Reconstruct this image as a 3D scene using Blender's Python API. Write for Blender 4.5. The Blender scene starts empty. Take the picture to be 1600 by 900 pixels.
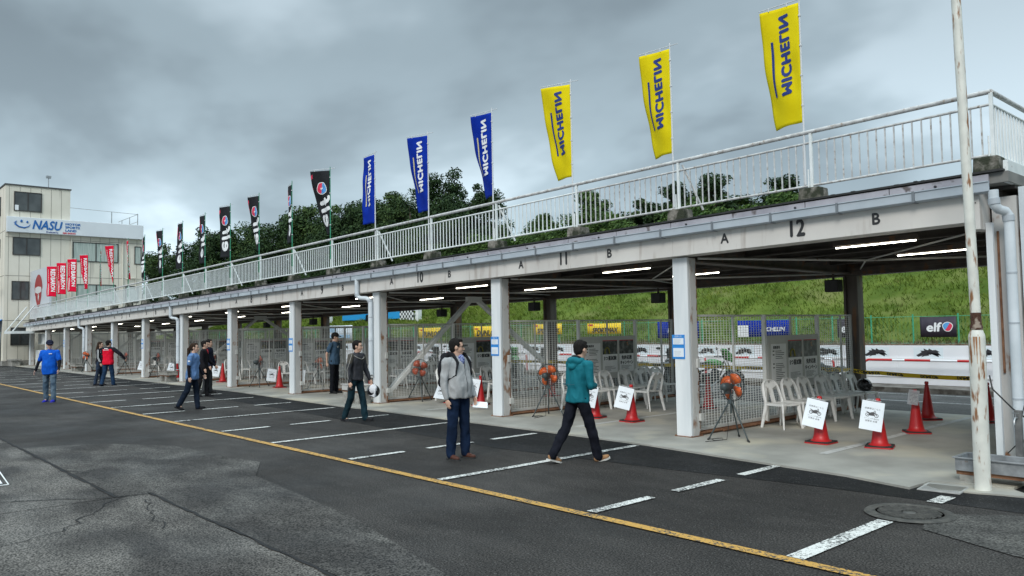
import bpy, bmesh, math, random
from mathutils import Vector, Matrix, noise
sin, cos, pi, rad = math.sin, math.cos, math.pi, math.radians
rnd = random.Random(7)
scene = bpy.context.scene
COL = scene.collection

# ------------------------------------------------------------------ camera
cd = bpy.data.cameras.new("camera"); cam = bpy.data.objects.new("camera", cd); COL.objects.link(cam)
cd.sensor_width = 36; cd.lens = 1224.4/1600*36; cd.clip_start = .1; cd.clip_end = 3000
cR = Vector((0.66629389, 0.74548759, -0.01734084)); cU = Vector((0.0509831, -0.02234212, 0.99844957)); cF = Vector((-0.74394433, 0.66614494, 0.05289369))
CP = Vector((3.2486, -10.7287, 1.8344))
M = Matrix((cR, cU, -cF)).transposed().to_4x4(); M.translation = CP
cam.matrix_world = M
scene.camera = cam

# ------------------------------------------------------------------ world: nishita sky behind a cloud deck
world = bpy.data.worlds.new("World"); scene.world = world; world.use_nodes = True
nt = world.node_tree; N = nt.nodes; L = nt.links; N.clear()
SUN_EL, SUN_AZ = rad(37), rad(-66)
out = N.new('ShaderNodeOutputWorld'); bg = N.new('ShaderNodeBackground'); bg2 = N.new('ShaderNodeBackground'); mx = N.new('ShaderNodeMixShader')
sky = N.new('ShaderNodeTexSky'); sky.sky_type = 'NISHITA'; sky.sun_disc = False; sky.sun_elevation = SUN_EL; sky.sun_rotation = rad(165)
sky.air_density = 1.2; sky.dust_density = 2.0
L.new(sky.outputs[0], bg.inputs[0]); bg.inputs[1].default_value = .08
tc = N.new('ShaderNodeTexCoord'); sp = N.new('ShaderNodeSeparateXYZ'); L.new(tc.outputs['Generated'], sp.inputs[0])
def wm(op, a, b=None, c=None):
    n = N.new('ShaderNodeMath'); n.operation = op
    for i, v in enumerate((a, b, c)):
        if v is None: continue
        if isinstance(v, (int, float)): n.inputs[i].default_value = v
        else: L.new(v, n.inputs[i])
    return n.outputs[0]
zc = wm('MAXIMUM', sp.outputs[2], 0.0); den = wm('ADD', zc, .32)
cx = wm('DIVIDE', sp.outputs[0], den); cy = wm('DIVIDE', sp.outputs[1], den)
cb = N.new('ShaderNodeCombineXYZ'); L.new(cx, cb.inputs[0]); L.new(cy, cb.inputs[1])
n1 = N.new('ShaderNodeTexNoise'); n1.inputs['Scale'].default_value = 1.05; n1.inputs['Detail'].default_value = 5; n1.inputs['Roughness'].default_value = .50; n1.inputs['Distortion'].default_value = .15
mp = N.new('ShaderNodeMapping'); mp.inputs['Location'].default_value = (2.15, 4.4, 0); mp.inputs['Rotation'].default_value = (0, 0, .7); mp.inputs['Scale'].default_value = (1, 1.15, 1)
L.new(cb.outputs[0], mp.inputs[0]); L.new(mp.outputs[0], n1.inputs['Vector'])
ramp = N.new('ShaderNodeValToRGB'); L.new(n1.outputs[0], ramp.inputs[0])
ramp.color_ramp.interpolation = 'EASE'
ramp.color_ramp.elements[0].position = .38; ramp.color_ramp.elements[0].color = (.222, .282, .322, 1)
ramp.color_ramp.elements[1].position = .62; ramp.color_ramp.elements[1].color = (.50, .61, .68, 1)
e = ramp.color_ramp.elements.new(.5); e.color = (.325, .412, .465, 1)
# the deck is brightest overhead and again low towards the horizon
r2 = N.new('ShaderNodeValToRGB'); L.new(zc, r2.inputs[0])
r2.color_ramp.elements[0].position = 0; r2.color_ramp.elements[0].color = (2.0, 2.0, 2.0, 1)
r2.color_ramp.elements[1].position = .9; r2.color_ramp.elements[1].color = (3.6, 3.5, 3.35, 1)
for p_, v_ in ((.10, 1.75), (.2, 1.32), (.33, 1.0), (.45, 1.0), (.62, 2.6)): e = r2.color_ramp.elements.new(p_); e.color = (v_, v_, v_, 1)
mm = N.new('ShaderNodeMix'); mm.data_type = 'RGBA'; mm.blend_type = 'MULTIPLY'; mm.inputs['Factor'].default_value = 1
L.new(ramp.outputs[0], mm.inputs[6]); L.new(r2.outputs[0], mm.inputs[7])
L.new(mm.outputs[2], bg2.inputs[0]); bg2.inputs[1].default_value = .93
mx.inputs[0].default_value = .93
L.new(bg.outputs[0], mx.inputs[1]); L.new(bg2.outputs[0], mx.inputs[2]); L.new(mx.outputs[0], out.inputs[0])

sd = bpy.data.lights.new("sun", 'SUN'); sd.energy = 1.5; sd.angle = rad(20); sd.color = (1, .96, .9)
sun = bpy.data.objects.new("sun", sd); COL.objects.link(sun)
# light comes from the camera side, high, from the right
sdir = Vector((cos(SUN_EL)*cos(SUN_AZ), cos(SUN_EL)*sin(SUN_AZ), sin(SUN_EL)))
sun.rotation_euler = sdir.to_track_quat('Z', 'Y').to_euler()
scene.view_settings.view_transform = 'Standard'; scene.view_settings.look = 'None'
scene.view_settings.exposure = 0.27; scene.view_settings.gamma = 1

# ------------------------------------------------------------------ helpers
SL = .0142                       # the roof falls gently towards the far end
def rz(x): return SL*x
KID = {}
class MB:
    def __init__(s): s.v = []; s.f = []; s.sm = []; s.mi = []; s.m = Matrix(); s.cur = 0
    def add(s, vs, fs, smooth=False):
        b = len(s.v)
        s.v += [s.m @ Vector(v) for v in vs]
        for f in fs: s.f.append([b+i for i in f]); s.sm.append(smooth); s.mi.append(s.cur)
        return s
    def box(s, x0, x1, y0, y1, z0, z1, slope=False):
        q = [(x, y, z) for z in (z0, z1) for y in (y0, y1) for x in (x0, x1)]
        if slope: q = [(x, y, z+rz(x)) for x, y, z in q]
        return s.add(q, [(0, 2, 3, 1), (4, 5, 7, 6), (0, 1, 5, 4), (2, 6, 7, 3), (0, 4, 6, 2), (1, 3, 7, 5)])
    def cbox(s, c, size, rot=None, taper=1.0):
        hx, hy, hz = [a/2 for a in size]; R = rot or Matrix.Identity(3)
        q = []
        for z in (-1, 1):
            k = taper if z > 0 else 1
            for y in (-1, 1):
                for x in (-1, 1): q.append(Vector(c)+R @ Vector((x*hx*k, y*hy*k, z*hz)))
        return s.add(q, [(0, 2, 3, 1), (4, 5, 7, 6), (0, 1, 5, 4), (2, 6, 7, 3), (0, 4, 6, 2), (1, 3, 7, 5)])
    def tube(s, pts, r, n=8, closed=False, caps=True, smooth=True, squash=1.0, up=None):
        pts = [Vector(p) for p in pts]; m = len(pts)
        rr = r if isinstance(r, (list, tuple)) else [r]*m
        rings = []; prev = None
        for i, p in enumerate(pts):
            if closed: t = (pts[(i+1) % m]-pts[i-1])
            elif i == 0: t = pts[1]-pts[0]
            elif i == m-1: t = pts[-1]-pts[-2]
            else: t = (pts[i+1]-p).normalized()+(p-pts[i-1]).normalized()
            t.normalize()
            if up is not None: a = Vector(up)-t*Vector(up).dot(t)
            elif prev is None:
                a = Vector((0, 0, 1)) if abs(t.z) < .9 else Vector((1, 0, 0)); a = a-t*a.dot(t)
            else: a = prev-t*prev.dot(t)
            a.normalize(); prev = a; b = t.cross(a)
            rings.append([p+a*cos(2*pi*k/n)*rr[i]+b*sin(2*pi*k/n)*rr[i]*squash for k in range(n)])
        vs = [q for rg in rings for q in rg]; fs = []
        for i in range(m if closed else m-1):
            for k in range(n):
                a0 = i*n+k; a1 = i*n+(k+1) % n; b0 = ((i+1) % m)*n+k; b1 = ((i+1) % m)*n+(k+1) % n
                fs.append((a0, a1, b1, b0))
        s.add(vs, fs, smooth)
        if caps and not closed:
            s.add(rings[0], [tuple(range(n))[::-1]]); s.add(rings[-1], [tuple(range(n))])
        return s
    def lathe(s, prof, c=(0, 0, 0), n=20, smooth=True, axis=None):
        R = axis or Matrix.Identity(3); vs = []; fs = []
        for r, z in prof:
            for k in range(n): vs.append(Vector(c)+R @ Vector((r*cos(2*pi*k/n), r*sin(2*pi*k/n), z)))
        for i in range(len(prof)-1):
            for k in range(n): fs.append((i*n+k, i*n+(k+1) % n, (i+1)*n+(k+1) % n, (i+1)*n+k))
        s.add(vs, fs, smooth)
        if prof[0][0] > 1e-5: s.add(vs[:n], [tuple(range(n))[::-1]])
        if prof[-1][0] > 1e-5: s.add(vs[-n:], [tuple(range(n))])
        return s
    def ell(s, c, r, rot=None, n=14, smooth=True):
        R = rot or Matrix.Identity(3); h = n//2; vs = []; fs = []
        for i in range(1, h):
            a = pi*i/h
            for k in range(n):
                b = 2*pi*k/n; vs.append(Vector(c)+R @ Vector((r[0]*sin(a)*cos(b), r[1]*sin(a)*sin(b), r[2]*cos(a))))
        vs.append(Vector(c)+R @ Vector((0, 0, r[2]))); vs.append(Vector(c)+R @ Vector((0, 0, -r[2])))
        for i in range(h-2):
            for k in range(n): fs.append((i*n+k, (i+1)*n+k, (i+1)*n+(k+1) % n, i*n+(k+1) % n))
        T = len(vs)-2; B = len(vs)-1
        for k in range(n): fs.append((T, k, (k+1) % n)); fs.append((B, (h-2)*n+(k+1) % n, (h-2)*n+k))
        return s.add(vs, fs, smooth)
    def cap(s, p0, p1, r0, r1, n=12):                     # round-ended tapered limb
        p0 = Vector(p0); p1 = Vector(p1); d = p1-p0; l = max(d.length, 1e-4); t = d/l
        pts = []; rr = []
        for a in (85, 60, 30): pts.append(p0-t*r0*sin(rad(a))); rr.append(max(r0*cos(rad(a)), .001))
        for k in range(5): q = k/4; pts.append(p0+d*q); rr.append(r0+(r1-r0)*q)
        for a in (30, 60, 85): pts.append(p1+t*r1*sin(rad(a))); rr.append(max(r1*cos(rad(a)), .001))
        return s.tube(pts, rr, n)
    def prism(s, poly, y0, y1, plane='xz', mat=None):
        # polygon extruded; plane xz -> along y ; xy -> along z ; yz -> along x
        f = {'xz': lambda a, b, c: (a, c, b), 'xy': lambda a, b, c: (a, b, c), 'yz': lambda a, b, c: (c, a, b)}[plane]
        n = len(poly); vs = [f(a, b, y0) for a, b in poly]+[f(a, b, y1) for a, b in poly]
        if mat is not None: vs = [mat @ Vector(v) for v in vs]
        fs = [tuple(range(n))[::-1], tuple(range(n, 2*n))]+[(i, (i+1) % n, n+(i+1) % n, n+i) for i in range(n)]
        return s.add(vs, fs)
    def text(s, txt, mat, size=1, bold=0.0, align='CENTER', fn=None, sub=0, xs=1.0, shear=0.0, valign='CENTER', spacing=1.0, extrude=0.0):
        vs, fs = text_geo(txt, size, bold, align, sub, shear, valign, spacing, extrude)
        if fn: vs = [fn(v[0]*xs, v[1], v[2]) for v in vs]
        else: vs = [mat @ Vector((v[0]*xs, v[1], v[2])) for v in vs]
        return s.add(vs, fs)
    def build(s, name, mat=None, parent=None, bevel=0, smooth_all=False):
        me = bpy.data.meshes.new(name); me.from_pydata([tuple(v) for v in s.v], [], s.f)
        mats = mat if isinstance(mat, (list, tuple)) else [mat]
        for m_ in mats: me.materials.append(m_)
        me.polygons.foreach_set('use_smooth', [True if smooth_all else q for q in s.sm])
        if len(mats) > 1: me.polygons.foreach_set('material_index', s.mi)
        me.update()
        o = bpy.data.objects.new(name, me); COL.objects.link(o)
        if parent: o.parent = parent; KID.setdefault(parent.name, []).append(o)
        if bevel:
            b = o.modifiers.new('bevel', 'BEVEL'); b.width = bevel; b.segments = 2; b.limit_method = 'ANGLE'; b.angle_limit = rad(50)
        return o
_tc = {}
def text_geo(txt, size, bold, align, sub, shear, valign, spacing, extrude=0.0):
    key = (txt, size, bold, align, sub, shear, valign, spacing, extrude)
    if key in _tc: return _tc[key]
    cu = bpy.data.curves.new('txt', 'FONT'); cu.body = txt; cu.size = size; cu.align_x = align; cu.align_y = valign
    cu.shear = shear; cu.space_character = spacing; cu.resolution_u = 3; cu.extrude = extrude
    ob = bpy.data.objects.new('txt', cu)
    me = bpy.data.meshes.new_from_object(ob)
    bm = bmesh.new(); bm.from_mesh(me); bmesh.ops.remove_doubles(bm, verts=bm.verts, dist=1e-5)
    bmesh.ops.triangulate(bm, faces=bm.faces)
    for _ in range(sub):
        es = [e for e in bm.edges if e.calc_length() > size*.14]
        if es: bmesh.ops.subdivide_edges(bm, edges=es, cuts=1); bmesh.ops.triangulate(bm, faces=bm.faces)
    vs = [tuple(v.co) for v in bm.verts]; bm.verts.index_update(); fs = [tuple(v.index for v in f.verts) for f in bm.faces]
    if bold >= .002:                                   # heavier strokes: the glyphs laid over themselves, each copy a hair above the last
        b0, f0 = vs, fs; n0 = len(vs); vs = []; fs = []
        for q_, (dx, dy) in enumerate(((0, 0), (bold, 0), (-bold, 0), (0, bold), (0, -bold))): vs += [(x+dx, y+dy, z+.0004*q_) for x, y, z in b0]; fs += [tuple(i+q_*n0 for i in f) for f in f0]
    bm.free(); bpy.data.objects.remove(ob); bpy.data.curves.remove(cu); bpy.data.meshes.remove(me)
    _tc[key] = (vs, fs); return vs, fs
def tag(o, label=None, cat=None, group=None, kind=None):
    if label: o['label'] = label
    if cat: o['category'] = cat
    if group: o['group'] = group
    if kind: o['kind'] = kind
    return o
def thing(name, label, cat, loc=(0, 0, 0), rotz=0, group=None):
    o = bpy.data.objects.new(name, None); COL.objects.link(o); o.empty_display_size = .2
    o.location = loc; o.rotation_euler = (0, 0, rotz); return tag(o, label, cat, group)
def struct(o): o['kind'] = 'structure'; return o
def kids(o): return KID.get(o.name, [])
def dup(root, loc, rotz=0, label=None, group=None):
    def cp(o, par):
        c = o.copy(); COL.objects.link(c)
        if par: c.parent = par; KID.setdefault(par.name, []).append(c)
        for ch in kids(o): cp(ch, c)
        return c
    r = cp(root, None); r.location = loc; r.rotation_euler = (0, 0, rotz)
    if label: r['label'] = label
    if group: r['group'] = group
    return r

# ------------------------------------------------------------------ materials
def mat(name, c1, c2=None, scale=5, rough=.6, bump=0, bscale=None, metal=0, detail=5, stops=(.35, .65), coord='Object', stretch=None,
        c3=None, s3=1.0, t3=(.55, .62), spec=None, emit=None, alpha=None, wave=None, trans=0, r2=None, st3=None, coat=0):
    m = bpy.data.materials.new(name); m.use_nodes = True; n = m.node_tree.nodes; l = m.node_tree.links
    b = n['Principled BSDF']; b.inputs['Roughness'].default_value = rough; b.inputs['Metallic'].default_value = metal
    if spec is not None: b.inputs['Specular IOR Level'].default_value = spec
    if coat: b.inputs['Coat Weight'].default_value = coat
    b.inputs['Base Color'].default_value = (*c1, 1)
    tc_ = n.new('ShaderNodeTexCoord'); mp_ = n.new('ShaderNodeMapping'); l.new(tc_.outputs[coord], mp_.inputs[0])
    if stretch: mp_.inputs['Scale'].default_value = stretch
    col = None
    def nz(sc, dt=detail, vec=None, dist=0):
        t = n.new('ShaderNodeTexNoise'); t.inputs['Scale'].default_value = sc; t.inputs['Detail'].default_value = dt; t.inputs['Distortion'].default_value = dist
        l.new(vec or mp_.outputs[0], t.inputs['Vector']); return t.outputs[0]
    def rmp(src, a, ca, bb, cb_):
        r = n.new('ShaderNodeValToRGB'); r.color_ramp.elements[0].position = a; r.color_ramp.elements[0].color = (*ca, 1)
        r.color_ramp.elements[1].position = bb; r.color_ramp.elements[1].color = (*cb_, 1); l.new(src, r.inputs[0]); return r.outputs[0]
    if c2:
        src = nz(scale); col = rmp(src, stops[0], c1, stops[1], c2)
        if c3:
            mp3 = mp_
            if st3: mp3 = n.new('ShaderNodeMapping'); mp3.inputs['Scale'].default_value = st3; mp3.inputs['Location'].default_value = (5, 3, 1); l.new(tc_.outputs[coord], mp3.inputs[0])
            f = rmp(nz(s3, 8, mp3.outputs[0]), t3[0], (0, 0, 0), t3[1], (1, 1, 1))
            x = n.new('ShaderNodeMix'); x.data_type = 'RGBA'; l.new(f, x.inputs[0]); l.new(col, x.inputs[6]); x.inputs[7].default_value = (*c3, 1); col = x.outputs[2]
        l.new(col, b.inputs['Base Color'])
    if r2 is not None:
        rr = rmp(nz(scale*.7), .35, (rough,)*3, .65, (r2,)*3); l.new(rr, b.inputs['Roughness'])
    if bump:
        bp = n.new('ShaderNodeBump'); bp.inputs['Strength'].default_value = min(bump, 1); bp.inputs['Distance'].default_value = .02
        l.new(nz(bscale or scale*3, 4), bp.inputs['Height']); l.new(bp.outputs[0], b.inputs['Normal'])
    if emit: b.inputs['Emission Color'].default_value = (*emit[0], 1); b.inputs['Emission Strength'].default_value = emit[1]
    if alpha is not None: b.inputs['Alpha'].default_value = alpha
    if trans: b.inputs['Transmission Weight'].default_value = trans
    return m
def lin(r, g, b_): return tuple(((c/255)/12.92 if c/255 <= .04045 else ((c/255+.055)/1.055)**2.4) for c in (r, g, b_))
MT = {}
MT['white_steel'] = mat('white_steel', (.60, .62, .64), (.70, .72, .74), 2.5, .45, c3=(.33, .22, .15), s3=2.2, t3=(.66, .74), stretch=(1, 1, .3))
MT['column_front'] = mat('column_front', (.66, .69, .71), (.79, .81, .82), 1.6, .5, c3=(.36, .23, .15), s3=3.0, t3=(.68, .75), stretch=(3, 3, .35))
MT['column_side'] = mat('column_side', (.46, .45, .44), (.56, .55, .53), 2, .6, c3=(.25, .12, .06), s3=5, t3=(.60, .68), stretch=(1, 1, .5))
MT['beam'] = mat('beam_paint', (.60, .575, .545), (.70, .675, .64), 1.0, .55, c3=(.42, .37, .33), s3=1.6, t3=(.56, .75), stretch=(1, 1, .6), st3=(4, 4, .6))
MT['gutter'] = mat('gutter_pvc', (.36, .41, .46), (.45, .50, .55), 2, .4)
MT['fascia'] = mat('lavender_fascia', (.30, .29, .33), (.42, .41, .45), 3, .5, c3=(.12, .1, .1), s3=6, t3=(.6, .7))
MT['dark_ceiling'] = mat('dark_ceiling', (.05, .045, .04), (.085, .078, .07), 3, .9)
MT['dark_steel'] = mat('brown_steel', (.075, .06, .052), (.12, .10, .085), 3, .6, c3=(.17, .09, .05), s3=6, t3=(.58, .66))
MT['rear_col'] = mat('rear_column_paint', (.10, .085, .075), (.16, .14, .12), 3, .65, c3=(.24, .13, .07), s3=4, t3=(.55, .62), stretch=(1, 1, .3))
MT['mesh_white'] = mat('fence_white', (.72, .72, .69), (.80, .80, .77), 4, .5)
MT['fence_frame'] = mat('fence_frame', (.50, .50, .48), (.60, .60, .57), 4, .5, c3=(.26, .15, .09), s3=6, t3=(.68, .74))
MT['rust'] = mat('rusty_iron', (.14, .06, .03), (.26, .13, .07), 9, .85, bump=.4)
MT['deck'] = mat('deck_concrete', (.16, .16, .155), (.24, .235, .22), 3, .9)
MT['plinth'] = mat('plinth_concrete', (.13, .12, .10), (.27, .25, .22), 14, .9, bump=.8, c3=(.03, .035, .02), s3=5, t3=(.40, .54))
MT['rail'] = mat('rail_white', (.66, .70, .70), (.78, .81, .81), 5, .4, c3=(.34, .27, .22), s3=9, t3=(.66, .76))
MT['rail_old'] = mat('rail_weathered', (.42, .42, .42), (.62, .63, .63), 10, .5, c3=(.30, .25, .21), s3=16, t3=(.58, .70))
MT['green_pole'] = mat('green_pole', (.02, .22, .12), (.03, .28, .16), 5, .4)
MT['white_pole'] = mat('white_pole', (.62, .64, .66), None, rough=.35)
MT['black_paint'] = mat('black_paint', (.02, .02, .022), (.035, .035, .037), 8, .5)
MT['slab'] = mat('slab_concrete', (.27, .262, .235), (.40, .388, .35), 1.1, .8, bump=.15, bscale=60, c3=(.52, .48, .38), s3=.7, t3=(.52, .68), detail=9, r2=.55)
MT['slab_line'] = mat('slab_line_paint', (.55, .55, .53), (.36, .36, .34), 12, .7, stops=(.5, .7))
MT['pvc_white'] = mat('pvc_pipe', (.55, .60, .64), (.66, .71, .75), 3, .35)
MT['pale_blue_pole'] = mat('rust_streaked_pole', (.60, .60, .55), (.72, .72, .66), 6, .5, c3=(.26, .115, .045), s3=7, t3=(.565, .64), stretch=(1, 1, 1), st3=(2.5, 2.5, .5), detail=8)
MT['cone_red'] = mat('cone_red', (.46, .012, .016), (.54, .02, .022), 5, .42)
MT['rubber'] = mat('black_rubber', (.018, .018, .018), (.03, .03, .03), 8, .7)
MT['paper'] = mat('laminated_paper', (.74, .80, .86), (.80, .85, .90), 3, .25)
MT['ink'] = mat('black_ink', (.03, .03, .035), None, rough=.5)
MT['grey_ink'] = mat('grey_ink', (.42, .45, .5), None, rough=.5)
MT['blue_tape'] = mat('blue_card', (.02, .22, .62), (.03, .26, .68), 6, .4)
MT['plastic'] = mat('chair_plastic', (.78, .78, .76), (.84, .84, .82), 3, .38, c3=(.60, .59, .56), s3=8, t3=(.55, .7))
MT['fan_orange'] = mat('fan_orange', (.62, .10, .02), (.72, .14, .03), 5, .3)
MT['fan_red'] = mat('fan_red_brown', (.42, .09, .05), (.5, .12, .07), 5, .3)
MT['fan_grey'] = mat('fan_motor_grey', (.035, .05, .052), (.055, .07, .072), 8, .45)
MT['chrome'] = mat('dull_chrome', (.35, .36, .37), (.45, .46, .47), 8, .3, metal=.8)
MT['yellow_flag'] = mat('yellow_flag_cloth', (.72, .58, .006), (.80, .66, .010), 3, .9, spec=.1)
MT['blue_flag'] = mat('blue_flag_cloth', (.003, .022, .27), (.006, .035, .36), 3, .9, spec=.1)
MT['black_flag'] = mat('black_flag_cloth', (.016, .017, .020), (.028, .030, .034), 3, .9, spec=.1)
MT['red_flag'] = mat('red_flag_cloth', (.62, .006, .035), (.70, .010, .05), 3, .9, spec=.1)
MT['navy_ink'] = mat('navy_ink', (.01, .035, .22), None, rough=.7)
MT['white_ink'] = mat('white_ink', (.80, .82, .84), None, rough=.7)
MT['tan_ink'] = mat('tan_ink', (.62, .55, .32), None, rough=.7)
MT['red_ink'] = mat('red_ink', (.62, .03, .05), None, rough=.7)
MT['elf_blue'] = mat('elf_blue', (.05, .24, .62), (.12, .40, .75), 4, .7)
MT['elf_red'] = mat('elf_red', (.70, .04, .10), None, rough=.7)
MT['concrete'] = mat('block_concrete', (.24, .23, .21), (.36, .35, .32), 9, .9, bump=.5, c3=(.14, .13, .12), s3=6, t3=(.55, .7))
MT['galv'] = mat('galvanised_trough', (.20, .21, .22), (.34, .355, .37), 7, .5, metal=.3, c3=(.16, .09, .06), s3=10, t3=(.62, .72))
MT['wall_white'] = mat('pit_wall_white', (.74, .76, .80), (.80, .82, .86), 1.3, .45, stretch=(1, 1, 1))
MT['light_blue_panel'] = mat('light_blue_panel', (.70, .79, .84), None, rough=.5)
MT['tape_yellow'] = mat('tape_yellow', (.92, .64, .02), None, rough=.4)
MT['net_green'] = mat('green_wire', (.03, .20, .10), None, rough=.5)
MT['post_green'] = mat('green_post', (.05, .35, .20), (.07, .40, .24), 3, .5)
# ------------------------------------------------------------------ ground
def sheet(name, pts, z, m, label=None):
    b = MB(); b.add([(x, y, z) for x, y in pts], [tuple(range(len(pts)))]); return struct(b.build(name, m))
def asphalt(name, dark, light, s=.35, c3=None, t=(.4, .62), grain=.5):
    m = bpy.data.materials.new(name); m.use_nodes = True; n = m.node_tree.nodes; l = m.node_tree.links; b = n['Principled BSDF']; b.inputs['Specular IOR Level'].default_value = .22
    t_ = n.new('ShaderNodeTexCoord')
    def nz(sc, d, st=None, dist=0):
        q = n.new('ShaderNodeTexNoise'); q.inputs['Scale'].default_value = sc; q.inputs['Detail'].default_value = d; q.inputs['Distortion'].default_value = dist
        mpp = n.new('ShaderNodeMapping'); mpp.inputs['Scale'].default_value = st or (1, 1, 1); l.new(t_.outputs['Object'], mpp.inputs[0]); l.new(mpp.outputs[0], q.inputs['Vector']); return q.outputs[0]
    def rp(src, a, ca, b2, cb_):
        r = n.new('ShaderNodeValToRGB'); r.color_ramp.elements[0].position = a; r.color_ramp.elements[0].color = (*ca, 1); r.color_ramp.elements[1].position = b2; r.color_ramp.elements[1].color = (*cb_, 1); l.new(src, r.inputs[0]); return r.outputs[0]
    def mix(f, a, b2, mode='MIX'):
        x = n.new('ShaderNodeMix'); x.data_type = 'RGBA'; x.blend_type = mode
        if isinstance(f, float): x.inputs[0].default_value = f
        else: l.new(f, x.inputs[0])
        for i, v in ((6, a), (7, b2)):
            if isinstance(v, tuple): x.inputs[i].default_value = (*v, 1)
            else: l.new(v, x.inputs[i])
        return x.outputs[2]
    base = rp(nz(s, 8, (1, 1.7, 1), .4), t[0], dark, t[1], light)
    mid = rp(nz(1.7, 8, (1, 2.2, 1), .3), .35, (.84, .84, .84), .68, (1.17, 1.165, 1.16)); base = mix(1.0, base, mid, 'MULTIPLY')
    fine = rp(nz(62, 4), .38, (.12, .12, .12), .64, (2.15, 2.15, 2.15)); base = mix(grain, base, mix(1.0, base, fine, 'MULTIPLY'))
    vo = n.new('ShaderNodeTexVoronoi'); vo.inputs['Scale'].default_value = 42; l.new(t_.outputs['Object'], vo.inputs['Vector'])
    spk = rp(vo.outputs['Distance'], .16, (1, 1, 1), .30, (0, 0, 0)); sel = rp(nz(30, 1), .54, (0, 0, 0), .58, (1, 1, 1))
    f = n.new('ShaderNodeMath'); f.operation = 'MULTIPLY'; l.new(spk, f.inputs[0]); l.new(sel, f.inputs[1])
    base = mix(f.outputs[0], base, (.12, .118, .112))
    l.new(base, b.inputs['Base Color']); r_ = rp(nz(.8, 5), .35, (.62,)*3, .65, (.88,)*3); l.new(r_, b.inputs['Roughness'])
    bp = n.new('ShaderNodeBump'); bp.inputs['Strength'].default_value = .55; bp.inputs['Distance'].default_value = .006; l.new(nz(110, 3), bp.inputs['Height']); l.new(bp.outputs[0], b.inputs['Normal'])
    return m
MT['asphalt'] = asphalt('asphalt', (.0235, .0210, .0195), (.0440, .0400, .0372), .3, grain=.9)
MT['asphalt_worn'] = asphalt('asphalt_worn', (.041, .0375, .035), (.108, .100, .091), .8, t=(.38, .60), grain=1.0)
MT['asphalt_new'] = asphalt('asphalt_new', (.0075, .0075, .008), (.014, .014, .015), .5, grain=.8)
MT['asphalt_pit'] = asphalt('asphalt_pit', (.07, .068, .066), (.095, .092, .088), .4)
MT['asphalt_apron'] = asphalt('asphalt_apron', (.050, .048, .045), (.080, .077, .071), 1.6, grain=.8)
MT['crack'] = mat('crack_tar', (.008, .008, .009), None, rough=.9)
sheet('ground', [(-1500, -900), (900, -900), (900, 1500), (-1500, 1500)], 0, MT['asphalt'])
def wob(a, b, n, amp, seed):
    r = random.Random(seed); return [(a[0]+(b[0]-a[0])*i/n+(r.uniform(-amp, amp) if 0 < i < n else 0), a[1]+(b[1]-a[1])*i/n+(r.uniform(-amp, amp) if 0 < i < n else 0)) for i in range(n+1)]
# older, paler surfacing nearest the camera
sheet('asphalt_patch', wob((-6.5, -7.75), (7.5, -7.75), 40, .015, 1)+wob((7.5, -40), (-6.5, -40), 3, 0, 2)[::1]+wob((-6.5, -40), (-6.5, -7.75), 3, 0, 1)[1:-1], .004, MT['asphalt_worn'])
sheet('asphalt_patch', wob((-60, -8.1), (-6.52, -8.1), 60, .015, 3)+[(-6.52, -40), (-60, -40)], .004, MT['asphalt_worn'])
sheet('asphalt_patch', [(-12, -8.07), (-6.53, -8.07), (-6.49, -7.74), (3.5, -7.72), (3.3, -7.15), (-1, -7.25), (-3.6, -6.7), (-6.6, -6.4), (-7.6, -5.9), (-10.3, -6.2), (-11.6, -7.0)], .008, asphalt('asphalt_faded', (.034, .031, .029), (.078, .073, .067), .9, grain=1.0))
# newer strip beside the slab
sheet('asphalt_patch', [(3.5, -1.95), (3.5, -.4), (-60, .1), (-60, -1.6), (-21, -1.9), (-14, -2.15), (-9, -2.6), (-6, -2.75), (-3, -2.45), (-1.2, -2.2)], .004, MT['asphalt_new'])
sheet('asphalt_patch', [(.5, -2.5), (.2, -2.7), (.4, -3.35), (1.2, -3.7), (3.5, -4.1), (6, -4.4), (6, -2.4), (3.5, -2.3), (1.4, -2.25), (.8, -2.25)], .008, MT['asphalt_apron'])
def crackline(a, b, w=.022, seed=1, amp=.02, z=.012):
    n = int((Vector(a)-Vector(b)).length/.15)+2; pts = wob(a, b, n, amp, seed); r = random.Random(seed+50); vs = []; fs = []
    for i, (x, y) in enumerate(pts):
        t = Vector((pts[min(i+1, n)][0]-pts[max(i-1, 0)][0], pts[min(i+1, n)][1]-pts[max(i-1, 0)][1])).normalized(); ww = w*r.uniform(.35, 1.2)*.5
        vs += [(x-t.y*ww, y+t.x*ww, z), (x+t.y*ww, y-t.x*ww, z)]
    for i in range(n): fs.append((2*i, 2*i+1, 2*i+3, 2*i+2))
    b_ = MB(); b_.add(vs, fs); return b_
cr = crackline((-16, -8.1), (-6.52, -8.1), .05, 4, .012)
for q in (crackline((-6.5, -7.75), (4, -7.75), .04, 5, .015), crackline((-6.5, -8.1), (-6.42, -7.7), .03, 6), crackline((-6.5, -8.1), (-7.3, -9.3), .025, 7, .04), crackline((-7.3, -9.3), (-10, -10.1), .02, 71, .05),
          crackline((-6.5, -8.05), (-5.2, -8.9), .016, 8, .06), crackline((-6.1, -7.9), (-4.6, -8.2), .014, 9, .06), crackline((-5.2, -8.9), (-4.7, -10.3), .014, 10, .06), crackline((-9, -8.1), (-8.5, -7.9), .02, 11)):
    cr.add(q.v, q.f)
struct(cr.build('asphalt_crack', MT['crack']))
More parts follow.
